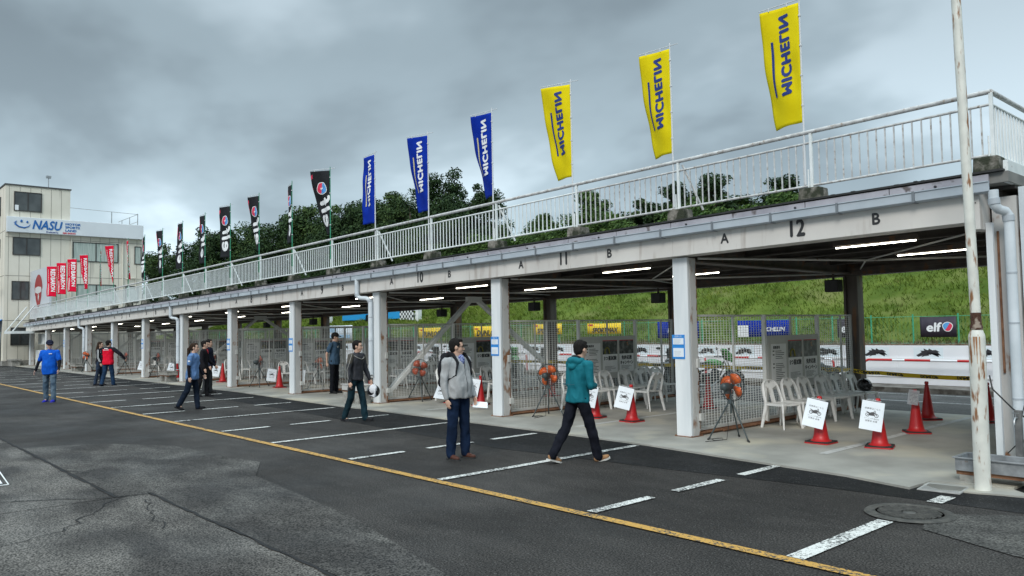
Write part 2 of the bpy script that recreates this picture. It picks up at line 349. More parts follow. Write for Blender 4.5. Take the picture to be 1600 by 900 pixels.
# painted markings
def paint(name, col, wear, seed=0):
    m = bpy.data.materials.new(name); m.use_nodes = True; n = m.node_tree.nodes; l = m.node_tree.links; b = n['Principled BSDF']; b.inputs['Roughness'].default_value = .65
    t_ = n.new('ShaderNodeTexCoord')
    q = n.new('ShaderNodeTexNoise'); q.inputs['Scale'].default_value = 38; q.inputs['Detail'].default_value = 4; q.inputs['Roughness'].default_value = .7; l.new(t_.outputs['Object'], q.inputs['Vector'])
    q2 = n.new('ShaderNodeTexNoise'); q2.inputs['Scale'].default_value = 1.6; q2.inputs['Detail'].default_value = 2; l.new(t_.outputs['Object'], q2.inputs['Vector'])
    a = n.new('ShaderNodeMath'); a.operation = 'MULTIPLY_ADD'; l.new(q2.outputs[0], a.inputs[0]); a.inputs[1].default_value = .35; l.new(q.outputs[0], a.inputs[2])
    r = n.new('ShaderNodeValToRGB'); r.color_ramp.elements[0].position = wear; r.color_ramp.elements[0].color = (*col, 1); r.color_ramp.elements[1].position = wear+.05; r.color_ramp.elements[1].color = (.045, .045, .045, 1); l.new(a.outputs[0], r.inputs[0])
    l.new(r.outputs[0], b.inputs['Base Color']); return m
MT['white_line'] = paint('white_line_paint', (.66, .66, .63), .685); MT['yellow_line'] = paint('yellow_line_paint', (.52, .29, .06), .70); MT['faint_line'] = paint('faint_line_paint', (.42, .42, .41), .70)
b = MB()
def lin_y(b, x, y0, y1, w=.13, z=.012): b.add([(x-w/2, y0, z), (x+w/2, y0, z), (x+w/2, y1, z), (x-w/2, y1, z)], [(0, 1, 2, 3)])
for k in range(0, 14):
    x = -4.7*k+.08
    if k == 0: lin_y(b, x-.03, -4.94, -3.28, .15); lin_y(b, x, -2.2, -1.82, .15)
    else: lin_y(b, x, -4.93, -1.15 if k < 5 else -.7, .12)
    for y0, y1 in ((-4.9, -3.95), (-3.52, -2.62), (-2.2, -1.2)): lin_y(b, x-2.22, y0, y1, .12)
struct(b.build('parking_line', MT['white_line']))
b = MB(); b.add([(-90, -5.09, .012), (1.1, -5.07, .012), (1.1, -4.95, .012), (-90, -4.97, .012)], [(0, 1, 2, 3)]); struct(b.build('yellow_line', MT['yellow_line']))
# slab
edge = [(.45, -.98), (.12, -1.06), (-.33, -1.16), (-.36, -1.69), (-1.2, -1.45), (-2.6, -1.3), (-4.5, -1.06), (-6.93, -.97), (-9.4, -.95), (-12.5, -.90), (-14, -.95), (-17.5, -.8), (-21, -.62), (-26, -.62), (-40, -.7), (-62, -.75)]
b = MB(); poly = edge+[(-62, 6.02), (.45, 6.02)]; poly = poly[::-1]
b.prism(poly, -.3, .03, 'xy'); struct(b.build('slab', MT['slab']))
b = MB()
for k in range(12):
    lin_y(b, -4.7*k-2.1, -.2, 5.6, .13, .034)
struct(b.build('slab_line', MT['slab_line']))
# pit lane and kerb
sheet('pit_lane', [(-140, 6.03), (60, 6.03), (60, 10.7), (-140, 10.7)], .006, MT['asphalt_pit'])
b = MB()
for y in (8.3, 10.15): b.add([(-140, y, .012), (60, y, .012), (60, y+.12, .012), (-140, y+.12, .012)], [(0, 1, 2, 3)])
b.add([(-140, 6.1, .012), (60, 6.1, .012), (60, 6.16, .012), (-140, 6.16, .012)], [(0, 1, 2, 3)])
struct(b.build('pit_lane_line', MT['faint_line']))
b = MB(); b.box(-140, 60, 10.7, 12.0, -.1, .13); struct(b.build('kerb', mat('kerb_concrete', (.10, .09, .078), (.19, .175, .155), 3, .9, bump=.4, c3=(.06, .05, .04), s3=4, t3=(.5, .65))))
# pit wall: panels as one long wall
wl = thing('pit_wall', 'long white pit wall of smooth panels across the pit lane', 'wall', (0, 12, 0))
b = MB()
for i in range(100):
    x = 30-1.8*i; b.box(x-1.797, x, 0, .12, .13, 1.2)
b.build('panel', MT['wall_white'], wl)
b = MB(); b.box(-150, 30, -.03, -.002, .80, .86); b.box(-150, 30, -.03, -.002, .33, .37); b.build('rail_strip', mat('strip_white', (.78, .80, .82), rough=.4), wl)
def dragon(b, x, z, s=1):
    P = [(-.26, -.05), (-.20, -.02), (-.14, .02), (-.17, .05), (-.08, .05), (-.1, .10), (.0, .06), (.02, .10), (.09, .06), (.16, .07), (.25, .02), (.2, .02), (.27, -.06), (.21, -.02), (.22, -.09), (.15, -.01), (.08, .0), (.06, -.04), (-.02, -.03), (.02, -.06), (-.08, -.07), (-.16, -.10), (-.12, -.06), (-.22, -.09)]
    n = len(P); cx_, cz_ = -.02, .015
    b.add([(x+cx_*s, -.012, z+cz_*s)]+[(x+a*s, -.012, z+c*s) for a, c in P], [(0, 1+i, 1+(i+1) % n) for i in range(n)])
bp_ = MB(); bd = MB()
for i in range(44):
    x = -3.75-1.42*i
    if x > 4: continue
    bp_.box(x-.38, x+.38, -.008, -.004, .86, 1.15); dragon(bd, x, 1.0, 1.2)
for x in (-2.33, -.9): bp_.box(x-.38, x+.38, -.008, -.004, .86, 1.15); dragon(bd, x, 1.01)
bp_.build('logo_panel', MT['light_blue_panel'], wl); bd.build('dragon_logo', MT['ink'], wl)
# hill
def hillh(x, y):
    if y < 12.13: return 1.1
    t = (y-13.2)/12.5; t = max(0, min(1, t)); base = 1.16+6.1*(t if t < .85 else .85+.15*(1-(1-(t-.85)/.15)**2))
    if y > 25.7: base = 7.26-.0*(y-25.7)
    if y > 80: base = 7.26-(y-80)*.02
    base *= 1
    nx = noise.noise(Vector((x*.12, y*.12, 0)))*.45+noise.noise(Vector((x*.5, y*.5, 3)))*.14
    base += nx*min(1, max(0, (y-13.5)/3))
    if x < -62 and y > 13: base = base*max(.25, 1+(x+62)/60)
    return max(base, 1.1)
hs = MB(); ys = [12.12, 13.2]+[13.6+.4*i for i in range(32)]+[27, 30, 36, 50, 80, 160, 400]; xs = [-600, -400, -250, -180]+[-150+.8*i for i in range(226)]+[45, 80, 150, 400]
vs = [(x, y, hillh(x, y)) for y in ys for x in xs]; nx_ = len(xs)
hs.add(vs, [(j*nx_+i, j*nx_+i+1, (j+1)*nx_+i+1, (j+1)*nx_+i) for j in range(len(ys)-1) for i in range(nx_-1)], True)
MT['hill'] = mat('hill_grass_soil', (.055, .092, .014), (.115, .160, .030), .9, .95, spec=.1, bump=1, bscale=9, c3=(.15, .165, .055), s3=.35, t3=(.5, .68), detail=9, st3=(1, 1.6, 1.6))
struct(hs.build('hill', MT['hill']))
b = MB(); b.box(-150, 45, 12.12, 13.15, 1.0, 1.24); struct(b.build('soil_bank', mat('dry_soil', (.075, .05, .03), (.17, .135, .09), 14, .95, bump=1, bscale=30)))
# grass blades on the hill (nobody could count them)
gb = MB(); r = random.Random(3); V = []; Fc = []; MI = []
def blade(x, y, z, h, w):
    a = r.uniform(0, 6.28); dx, dy = cos(a)*w, sin(a)*w; lx, ly = r.uniform(-1.1, 1.1)*h, r.uniform(-1.3, .1)*h; i = len(V)
    V.extend([(x-dx, y-dy, z-.03), (x+dx, y+dy, z-.03), (x+lx, y+ly, z+h)]); Fc.append((i, i+1, i+2))
for _ in range(80000):
    u_ = r.random(); x = 2-u_**.8*70; y = 13.2+r.random()**1.1*11
    cl = noise.noise(Vector((x*.7, y*.7, 5)))
    if cl < -.25 and r.random() < .6: continue
    h = .05+.09*max(0, cl+.25)+r.random()*.05; s_ = 1+max(0, -x-15)*.02
    for _k in range(2): blade(x+r.uniform(-.08, .08), y+r.uniform(-.08, .08), hillh(x, y), h*s_, .010*s_*2)
gb.add(V, Fc); g1 = gb.build('hill_grass', mat('grass_blades', (.080, .138, .018), (.18, .245, .045), .8, .9, spec=.1, c3=(.24, .235, .09), s3=1.7, t3=(.58, .7)))
tag(g1, 'rough uneven green grass covering the slope behind the pit wall', 'grass', kind='stuff')
# dry stems on the soil bank
db = MB(); V = []; Fc = []
for _ in range(9000):
    x = 3-r.random()**.8*60; y = 12.2+r.random()*1.1; blade(x, y, 1.24, r.uniform(.03, .16), .015)
db.add(V, Fc); tag(db.build('dry_grass', mat('dry_stems', (.12, .085, .05), (.27, .22, .13), 5, .9)), 'dry brown grass stubble along the top of the white pit wall', 'grass', kind='stuff')
# ------------------------------------------------------------------ pit garage building
NB = 12; W = 4.7
pit = thing('pit_building', 'long open pit garage with white columns, numbered beam and roof terrace', 'building', (0, 0, 0))
def part(name, mb, m, par=None, bevel=0, **k): return mb.build(name, m, par or pit, bevel, **k)
for k in range(0, NB+1):
    x = -W*k; top = 3.04+rz(x)
    if k == 0: continue
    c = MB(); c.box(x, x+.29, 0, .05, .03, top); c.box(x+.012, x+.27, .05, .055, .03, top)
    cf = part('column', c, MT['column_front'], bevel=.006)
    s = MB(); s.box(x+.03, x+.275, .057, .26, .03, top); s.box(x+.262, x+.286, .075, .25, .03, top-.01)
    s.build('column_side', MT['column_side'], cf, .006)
    pl_ = MB(); pl_.box(x-.03, x+.32, -.03, .29, .03, .042)
    for bx_, by_ in ((x-.012, -.014), (x+.302, -.014), (x+.302, .272)): pl_.lathe([(.011, .042), (.011, .056), (.001, .058)], (bx_, by_, 0), 6)
    part('base_plate', pl_, MT['rust'], cf)
    # rusty seam down the rear edge of the side face
    r = random.Random(k); s = MB(); pts = []
    for i in range(28):
        z = .05+i*(top-.1)/28; hw = (top-.1)/28*r.uniform(.5, 1.3); ww = r.uniform(.006, .03)*(1.6 if z < 1.2 else 1)
        s.add([(x+.2885, .252-ww, z), (x+.2885, .254, z-.02), (x+.2885, .254, z+hw), (x+.2885, .252-ww*.6, z+hw*.8)], [(0, 1, 2, 3)])
    s.build('rust_seam', MT['rust'], cf)
# end column, recessed web
c = MB(); t0 = 3.04
c.box(0, .075, 0, .06, .03, t0); c.box(0, .03, .06, .3, .03, t0); part('column', c, MT['column_front'], bevel=.004)
c = MB(); c.box(.031, .30, .16, .30, .03, 3.36); part('column_web', c, MT['column_side'])
c = MB(); c.box(.079, .10, .135, .159, 1.2, 2.94); part('rust_seam', c, MT['rust'])
# front beam
b = MB(); z0, z1 = 3.055, 3.50
for k in range(NB):
    xa = -W*(k+1)+(.12 if k < NB-1 else -.3); xb = -W*k+(.117 if k else -.12)
    m_ = (xa+xb)/2
    for a_, b_ in ((xa, m_+.002), (m_+.005, xb)): b.box(a_, b_, -.14, .20, z0, z1, True)
part('front_beam', b, MT['beam'], bevel=.004)
b = MB(); b.box(-.118, -.005, -.16, .22, 2.955, 3.47, True); eb = part('beam_end_block', b, MT['beam'], bevel=.005)
b = MB()
for dx, dz in ((-.07, 3.28), (-.045, 3.28)): b.lathe([(.007, 0), (.007, .01)], (dx, -.161, dz), 8, axis=Matrix.Rotation(pi/2, 3, 'X'))
b.build('bolt', MT['ink'], eb)
# numbers and letters painted on the beam
for k in range(NB):
    num = str(12-k); xm = -W*k-2.40
    for t_, xx, s_ in (('A', xm-1.19, .215), (num, xm, .34), ('B', xm+1.14, .215)):
        q = MB(); Mx = Matrix.Translation((xx, -.143, 3.268+rz(xx)-(.02 if s_ > .3 else .03))) @ Matrix.Rotation(pi/2, 4, 'X')
        q.text(t_, Mx, s_, .012 if s_ > .3 else .007, xs=.80 if s_ > .3 else .95, spacing=1.05)
        part('bay_number' if s_ > .3 else 'bay_letter', q, MT['black_paint'])
# gutter
g = MB(); x = .12
prof = [(-.15, 3.375), (-.25, 3.375), (-.27, 3.39), (-.27, 3.495), (-.285, 3.50), (-.285, 3.512), (-.262, 3.512), (-.25, 3.50), (-.25, 3.40), (-.15, 3.40)]
x0, x1 = -56.75, .14; n = len(prof)
g.add([(x0, y, z+rz(x0)) for y, z in prof]+[(x1, y, z+rz(x1)) for y, z in prof], [(i, (i+1) % n, n+(i+1) % n, n+i) for i in range(n)]+[tuple(range(n)), tuple(range(n, 2*n))[::-1]])
gt = part('gutter', g, MT['gutter'])
gjm = mat('gutter_joint', (.17, .19, .21), None, rough=.5); x = -.72
while x > -56: g = MB(); g.box(x-.016, x+.016, -.290, -.262, 3.372, 3.515, True); g.box(x-.016, x+.016, -.275, -.152, 3.368, 3.3745, True); g.build('gutter_joint', gjm, gt); x -= 1.0 if rnd.random() < .85 else .6
g = MB(); x = .1
while x > -56.6:
    l = 1.18; g.box(x-l+.012, x, -.135, -.09, 3.505, 3.615, True); x -= l
part('fascia', g, MT['fascia'], bevel=.003)
for i in range(30): g = MB(); g.lathe([(.016, 0), (.016, .02)], (-.5-1.9*i, -.136, 3.555+rz(-.5-1.9*i)), 8, axis=Matrix.Rotation(pi/2, 3, 'X')); part('fascia_bolt', g, MT['ink'])
# roof deck, slightly ragged black edge
d = MB(); d.box(-57.2, .30, -.088, 6.5, 3.50, 3.63, True); part('roof_deck', d, MT['deck'])
d = MB(); d.box(-56.9, .26, -.155, -.02, 3.632, 3.658, True); r = random.Random(5)
for i in range(200):
    x = -r.random()*56; d.cbox((x, -.13+r.uniform(-.02, .03), 3.658+rz(x)), (r.uniform(.02, .10), .04, r.uniform(.004, .018)))
part('roof_edge_membrane', d, MT['rubber'])
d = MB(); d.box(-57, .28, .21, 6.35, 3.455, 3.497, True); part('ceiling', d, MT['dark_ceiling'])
# transverse beams and longitudinal purlins below the deck
for k in range(0, NB+1):
    tb = MB(); x = -W*k; xx0, xx1 = (x+.02, x+.26) if k else (x-.05, x+.2)
    tb.box(xx0+.09, xx1-.09, .3, 6.0, 3.0, 3.45, True); tb.box(xx0, xx1, .3, 6.0, 2.97, 2.998, True)
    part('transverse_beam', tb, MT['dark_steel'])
tb = MB()
for y in (.86, 2.0, 3.1, 4.2, 5.3):
    tb.box(-56.4, -.3, y-.03, y+.03, 3.16, 3.452, True); tb.box(-56.4, -.3, y-.06, y+.06, 3.135, 3.158, True)
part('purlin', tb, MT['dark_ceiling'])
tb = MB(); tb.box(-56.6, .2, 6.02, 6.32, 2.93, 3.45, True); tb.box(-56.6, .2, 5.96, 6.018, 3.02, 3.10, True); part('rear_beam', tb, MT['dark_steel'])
tb = MB()
for k in range(NB):                                    # thin diagonal tie rods under the roof
    xa = -W*(k+1)+.3; xb = -W*k
    tb.tube([(xa, .3, 3.03+rz(xa)), (xa+1.6, 3.0, 3.0+rz(xa)), (xb, 5.9, 2.99+rz(xb))], .02, 6)
    tb.tube([(xb-.1, .3, 3.06+rz(xa)), (xa+1.6, 3.0, 3.0+rz(xa)), (xa+.2, 5.9, 2.99+rz(xb))], .014, 6)
part('tie_rod', tb, MT['fence_frame'])
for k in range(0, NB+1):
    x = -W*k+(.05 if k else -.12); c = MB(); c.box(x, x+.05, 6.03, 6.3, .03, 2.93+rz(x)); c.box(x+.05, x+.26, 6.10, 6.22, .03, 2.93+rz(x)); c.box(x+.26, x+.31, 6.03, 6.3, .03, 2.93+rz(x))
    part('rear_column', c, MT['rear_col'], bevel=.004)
# A braces in every third partition
for k in (3, 6, 9, 12):
    x = -W*k+.13; b = MB(); za = 2.9+rz(x)
    for (ya, z_a, yb, zb) in ((.35, .28, 3.13, za), (3.33, za, 5.9, .85)):
        p0, p1 = Vector((x, ya, z_a)), Vector((x, yb, zb)); d_ = p1-p0; R = d_.to_track_quat('Z', 'X').to_matrix()
        b.cbox((p0+p1)/2, (.10, .16, d_.length), R)
    b.cbox((x, .36, .3), (.14, .2, .24)); b.cbox((x, 3.23, za), (.14, .5, .18)); part('diagonal_brace', b, MT['fence_frame'] if k != 3 else MT['mesh_white'], bevel=.01)
# plinth blocks, end fascia and block wall at the near end
for k in range(0, 25):
    x = -2.35*k; r = random.Random(k); p = MB()
    l = .34 if k else .30
    p.cbox((x+.04+(.06 if k else -.0), .12, 3.75+rz(x)), (l, .30, .2+r.uniform(-.01, .02)), Matrix.Rotation(r.uniform(-.04, .04), 3, 'Z'), .93); part('plinth', p, MT['plinth'], bevel=.018)
b = MB(); b.box(.24, .29, -.06, 6.4, 3.50, 3.77); part('end_fascia', b, MT['rail'], bevel=.004)
b = MB(); r = random.Random(2)
for j in range(17):
    z = .05+.2*j; off = .2 if j % 2 else 0; y = .25-off
    while y < 6.3:
        ya, yb = max(y, .25)+.004, min(y+.4, 6.3)-.004
        if yb > ya: b.box(.345, .43, ya, yb, z+.004, z+.196)
        y += .4
eg = part('end_block_wall', b, mat('cream_block', (.50, .47, .36), (.57, .54, .42), 4, .8), bevel=.003)
b = MB(); b.box(.35, .42, .25, 6.3, .04, 3.46); b.build('mortar', MT['concrete'], eg)
b = MB(); b.box(.322, .395, .17, .235, .03, 3.46); part('corner_trim', b, MT['pvc_white'], bevel=.004)
# downpipes at every third column
dpm = MT['pvc_white']
for k in (0, 3, 6, 9):
    x = -W*k; o = rz(x); d = MB()
    if k == 0: P = [(.17, -.22, 3.40), (.17, -.22, 3.30), (.175, -.215, 3.22), (.20, -.17, 3.17), (.245, -.09, 3.15), (.265, -.05, 3.10), (.27, -.045, 3.0), (.27, -.045, .35)]
    else: P = [(x-.40, -.22, 3.40+o), (x-.40, -.22, 3.02+o), (x-.38, -.21, 2.95+o), (x-.30, -.17, 2.91+o), (x-.12, -.12, 2.90+o), (x-.01, -.09, 2.86+o), (x+.02, -.08, 2.78+o), (x+.02, -.08, .75)]
    d.tube(P, .057, 14); dp = part('downpipe', d, dpm)
    cm_ = mat('collar', (.42, .46, .5), None, rough=.4) if k == 0 else bpy.data.materials['collar']
    for i in (1, 5): d = MB(); p = Vector(P[i]); q = Vector(P[i+1]); t = (q-p).normalized(); d.tube([p, p+t*.07], .066, 14); d.build('pipe_collar', cm_, dp)
    for z in (.9, 1.8, 2.4): d = MB(); d.tube([(P[-1][0], P[-1][1], z+o), (P[-1][0], P[-1][1], z+.02+o)], .062, 14); d.build('pipe_clip', cm_, dp)
# small electric boxes and locks on the columns
b = MB()
for k in range(1, 12):
    x = -W*k+.29; b.box(x+.001, x+.05, .2, .30, .28, .40); b.box(x+.001, x+.035, .17, .24, 1.15, 1.30)
part('switch_box', b, MT['fence_frame'], bevel=.006)

# ------------------------------------------------------------------ terrace railing
rl = thing('terrace_railing', 'white steel terrace railing with upright bars running along the roof edge', 'railing', (0, .1, 0))
def rt(x, z): return (x, 0, z+rz(x))
b = MB(); xs_ = [.1-2.35*i for i in range(0, 25)]; xs_[0] = .1
b.tube([rt(.1, 4.675), rt(-56.3, 4.675)], .032, 10); b.tube([(.1, 0, 4.675), (.1, 6.2, 4.675)], .032, 10); b.build('top_rail', MT['rail_old'], rl)
for i in range(24):
    xa, xb = .1-2.35*i, .1-2.35*(i+1); p = MB()
    p.tube([rt(xa-.02, 4.515), rt(xb+.02, 4.515)], .018, 6); p.tube([rt(xa-.02, 3.885), rt(xb+.02, 3.885)], .018, 6)
    for j in range(1, 20):
        x = xa-2.35*j/20+.0; p.box(x-.0085, x+.0085, -.0085, .0085, 3.885+rz(x), 4.515+rz(x))
    if i in (1, 3, 5, 7, 9, 11, 13, 15): p.tube([(xb+.10, -.02, 4.60+rz(xb)), (xb+.30, .25, 3.84+rz(xb))], .02, 6)
    p.build('bar_panel', MT['rail_old'] if i < 3 else MT['rail'], rl)
p = MB(); p.tube([(.1, .02, 4.515), (.1, 6.2, 4.515)], .018, 6); p.tube([(.1, .02, 3.885), (.1, 6.2, 3.885)], .018, 6)
for j in range(1, 52): p.box(.089, .111, .12*j-.011, .12*j+.011, 3.885, 4.515)
p.build('bar_panel', MT['rail'], rl)
for i in range(25):
    x = .1-2.35*i; p = MB(); p.box(x-.021, x+.021, -.021, .021, 3.80+rz(x), 4.66+rz(x)); p.tube([(x-.036, -.036, 3.82+rz(x)), (x-.036, -.036, 4.12+rz(x))], .012, 6); p.build('rail_post', MT['rail'], rl, .004)
for j in (1, 2): p = MB(); p.box(.072, .128, 3.1*j-.028, 3.1*j+.028, 3.63, 4.66); p.build('rail_post', MT['rail'], rl, .004)

# ------------------------------------------------------------------ mesh partitions between the bays
pm = None
names = ['nearest the rusty pole', 'second', 'third', 'fourth', 'fifth', 'sixth', 'seventh', 'eighth', 'ninth', 'tenth', 'eleventh']
bayname = lambda k: {1: 'between bays 11 and 12', 2: 'between bays 10 and 11', 3: 'between bays 9 and 10', 4: 'between bays 8 and 9', 5: 'between bays 7 and 8', 6: 'between bays 6 and 7', 7: 'between bays 5 and 6', 8: 'between bays 4 and 5', 9: 'between bays 3 and 4', 10: 'between bays 2 and 3', 11: 'between bays 1 and 2'}[k]
for k in range(1, 12):
    x = -W*k+.2
    lab = 'white wire mesh partition '+bayname(k)
    if k == 1:
        pm = thing('mesh_partition', lab, 'fence', (x, 0, .03), group='mesh partitions between the garage bays')
        b = MB(); y = .36; i = 0
        while y < 5.98: b.box(-.0035, .0035, y-.0031, y+.0031, .10, 1.97); y += .088
        z = .13
        while z < 1.97: b.box(.0038, .009, .32, 5.98, z-.0026, z+.0026); z += .043
        b.build('wire_mesh', MT['mesh_white'], pm)
        b = MB(); b.box(-.02, .02, .28, 6.0, 1.965, 2.0); b.box(-.018, .018, .28, 6.0, .07, .12); b.build('frame', MT['fence_frame'], pm, .003)
        for y, w_, dx in ((.30, .022, 0), (1.43, .018, -.0), (2.40, .032, .045), (3.44, .018, 0), (4.42, .032, .045), (5.52, .018, 0), (5.97, .026, 0)):
            b = MB(); b.box(dx-w_, dx+w_, y-w_, y+w_, .0 if w_ > .03 else .07, 2.0); b.build('post', MT['mesh_white'] if w_ > .03 else MT['fence_frame'], pm, .003)
        b = MB(); b.tube([(.05, .3, .035), (.05, 5.9, .035)], .022, 8); b.tube([(.10, .9, .03), (.10, 5.95, .03)], .020, 8); b.tube([(-.05, .3, .04), (-.05, 5.9, .04)], .028, 8); b.box(-.03, .03, .3, 5.95, 0, .065)
        b.build('floor_pipe', MT['rust'], pm)
    else: dup(pm, (x, 0, .03), 0, lab)
# notice boards on the partitions
def board(k):
    t = thing('notice_board', 'grey board of three posters hung on the mesh partition '+bayname(k), 'notice board', (-W*k+.27, 3.42, 1.14), group='poster boards on the mesh partitions')
    b = MB(); b.box(-.01, .012, -.97, .97, -.50, .50); b.build('backing_board', mat('board_grey', (.52, .52, .50), (.58, .58, .55), 3, .6) if k == 1 else bpy.data.materials['board_grey'], t, .004)
    return t
MT['poster_dark'] = mat('poster_photo', (.012, .015, .018), (.16, .17, .17), 9, .4, stops=(.45, .7), c3=(.30, .12, .04), s3=5, t3=(.66, .7))
nb = board(1)
def RX(m=None): return Matrix(((0, 0, 1, 0), (1, 0, 0, 0), (0, 1, 0, 0), (0, 0, 0, 1)))      # text in the yz plane, facing +x
P3 = MB(); P3.box(.013, .016, -.87, -.33, -.42, .34)
pa = P3.build('poster', mat('poster_paper', (.80, .80, .80), (.85, .85, .85), 6, .6), nb)
q = MB(); r = random.Random(1)
q.text('募集要項', Matrix.Translation((.0175, -.80, .27)) @ RX(), .06, .002, align='LEFT')
for i in range(17):
    z = .2-.034*i
    if i in (5, 6): continue
    q.box(.0172, .0176, -.72, -.72+r.uniform(.2, .34), z, z+.011)
    if i in (0, 2, 7, 9): q.box(.0172, .0176, -.82, -.76, z-.004, z+.018)
q.build('print', MT['ink'], pa)
for y0, lines in ((-.25, ('5つ星試験', '')), (.35, ('免許応援', 'キャンペーン'))):
    P3 = MB(); P3.box(.013, .016, y0, y0+.52, -.36, .07); pp = P3.build('poster', bpy.data.materials['poster_paper'], nb)
    P3 = MB(); P3.box(.0165, .018, y0, y0+.52, .07, .40); P3.build('photo_print', MT['poster_dark'], pp)
    P3 = MB(); P3.box(.0185, .019, y0, y0+.52, .385, .40); P3.build('red_band', MT['red_ink'], pp)
    if y0 < 0:
        P3 = MB(); P3.tube([(.0195, y0+.07, .09), (.0195, y0+.08, .18), (.0195, y0+.14, .235), (.0195, y0+.21, .2), (.0195, y0+.24, .09)], .018, 6); P3.m = Matrix.Identity(4); P3.build('yellow_arch', mat('dull_yellow', (.22, .2, .03), None), pp)
    q = MB()
    q.text(lines[0], Matrix.Translation((.0175, y0+.26, -.03)) @ RX(), .105 if y0 < 0 else .10, .005, xs=.95)
    if lines[1]: q.text(lines[1], Matrix.Translation((.0175, y0+.26, -.15)) @ RX(), .10, .005, xs=.8)
    for i in range(6): q.box(.0172, .0176, y0+.06, y0+r.uniform(.28, .46), -.22-.02*i, -.214-.02*i)
    q.build('print', MT['ink'], pp)
for k in range(2, 10): dup(nb, (-W*k+.27, 3.42, 1.14+rz(-W*k)*.0), 0, 'grey board of three posters hung on the mesh partition '+bayname(k))
# blue framed notices on the column fronts
nt0 = thing('column_notice', 'blue card with two white sheets on the column between bays 11 and 12', 'notice', (-4.62, 0, 1.5), group='blue notices taped to the column fronts')
b = MB(); b.box(-.125, .125, -.006, -.001, -.20, .20); b.build('card', MT['blue_tape'], nt0)
for z in (.04, -.165):
    b = MB(); b.box(-.105, .105, -.009, -.0065, z-.0, z+.145 if z < 0 else z+.105); pp = b.build('sheet', MT['paper'], nt0)
    b = MB(); r = random.Random(3)
    for i in range(5): b.box(-.085, r.uniform(.0, .085), -.0098, -.0092, z+.015+.018*i, z+.019+.018*i)
    b.build('print', MT['grey_ink'], pp)
b = MB(); b.text('お知らせ', Matrix.Translation((0, -.0068, .172)) @ Matrix.Rotation(pi/2, 4, 'X'), .036, .001); b.build('heading', MT['white_ink'], nt0)
for k in (2, 4, 5, 7, 8, 10): dup(nt0, (-W*k+.10, -.0, 1.49), 0, 'blue card with two white sheets on the column '+bayname(k))
# loudspeakers hung at the rear columns
sp0 = None
for k in range(1, 8):
    x = -W*k+.0; lab = 'black box loudspeaker hung under the rear beam '+bayname(k)
    if sp0 is None:
        sp0 = thing('hanging_loudspeaker', lab, 'loudspeaker', (x, 5.7, 2.72+rz(x)), group='loudspeakers under the rear beam')
        b = MB(); b.box(-.15, .15, -.12, .12, -.13, .13); b.build('cabinet', MT['rubber'], sp0, .01)
        b = MB(); b.box(-.13, .13, -.126, -.121, -.11, .11); b.build('grille', MT['black_paint'], sp0)
        b = MB(); b.box(-.02, .02, -.02, .02, .13, .30); b.build('bracket', MT['dark_steel'], sp0)
    else: dup(sp0, (x, 5.7, 2.72+rz(x)), 0, lab)
# fluorescent tubes
MT['tube'] = mat('lit_tube', (.9, .9, .85), rough=.3, emit=((1, .95, .80), 11))
lt = None
for k in range(NB):
    for j, y in enumerate((.86, 3.1)):
        x = -W*k-1.72; lab = 'lit fluorescent tube light %s under the roof of bay %d' % (('nearest the front beam', 'deeper inside')[j], 12-k)
        if lt is None:
            lt = thing('tube_light', lab, 'ceiling light', (x, y, 3.06+rz(x)), group='fluorescent lights under the garage roof')
            b = MB(); b.box(-.62, .62, -.022, .022, -.028, .05); b.build('housing', MT['dark_steel'], lt, .004)
            b = MB(); b.tube([(-.58, 0, -.055), (.58, 0, -.042)], .009, 8); b.build('tube', MT['tube'], lt)
        else: dup(lt, (x, y, 3.06+rz(x)), 0, lab)
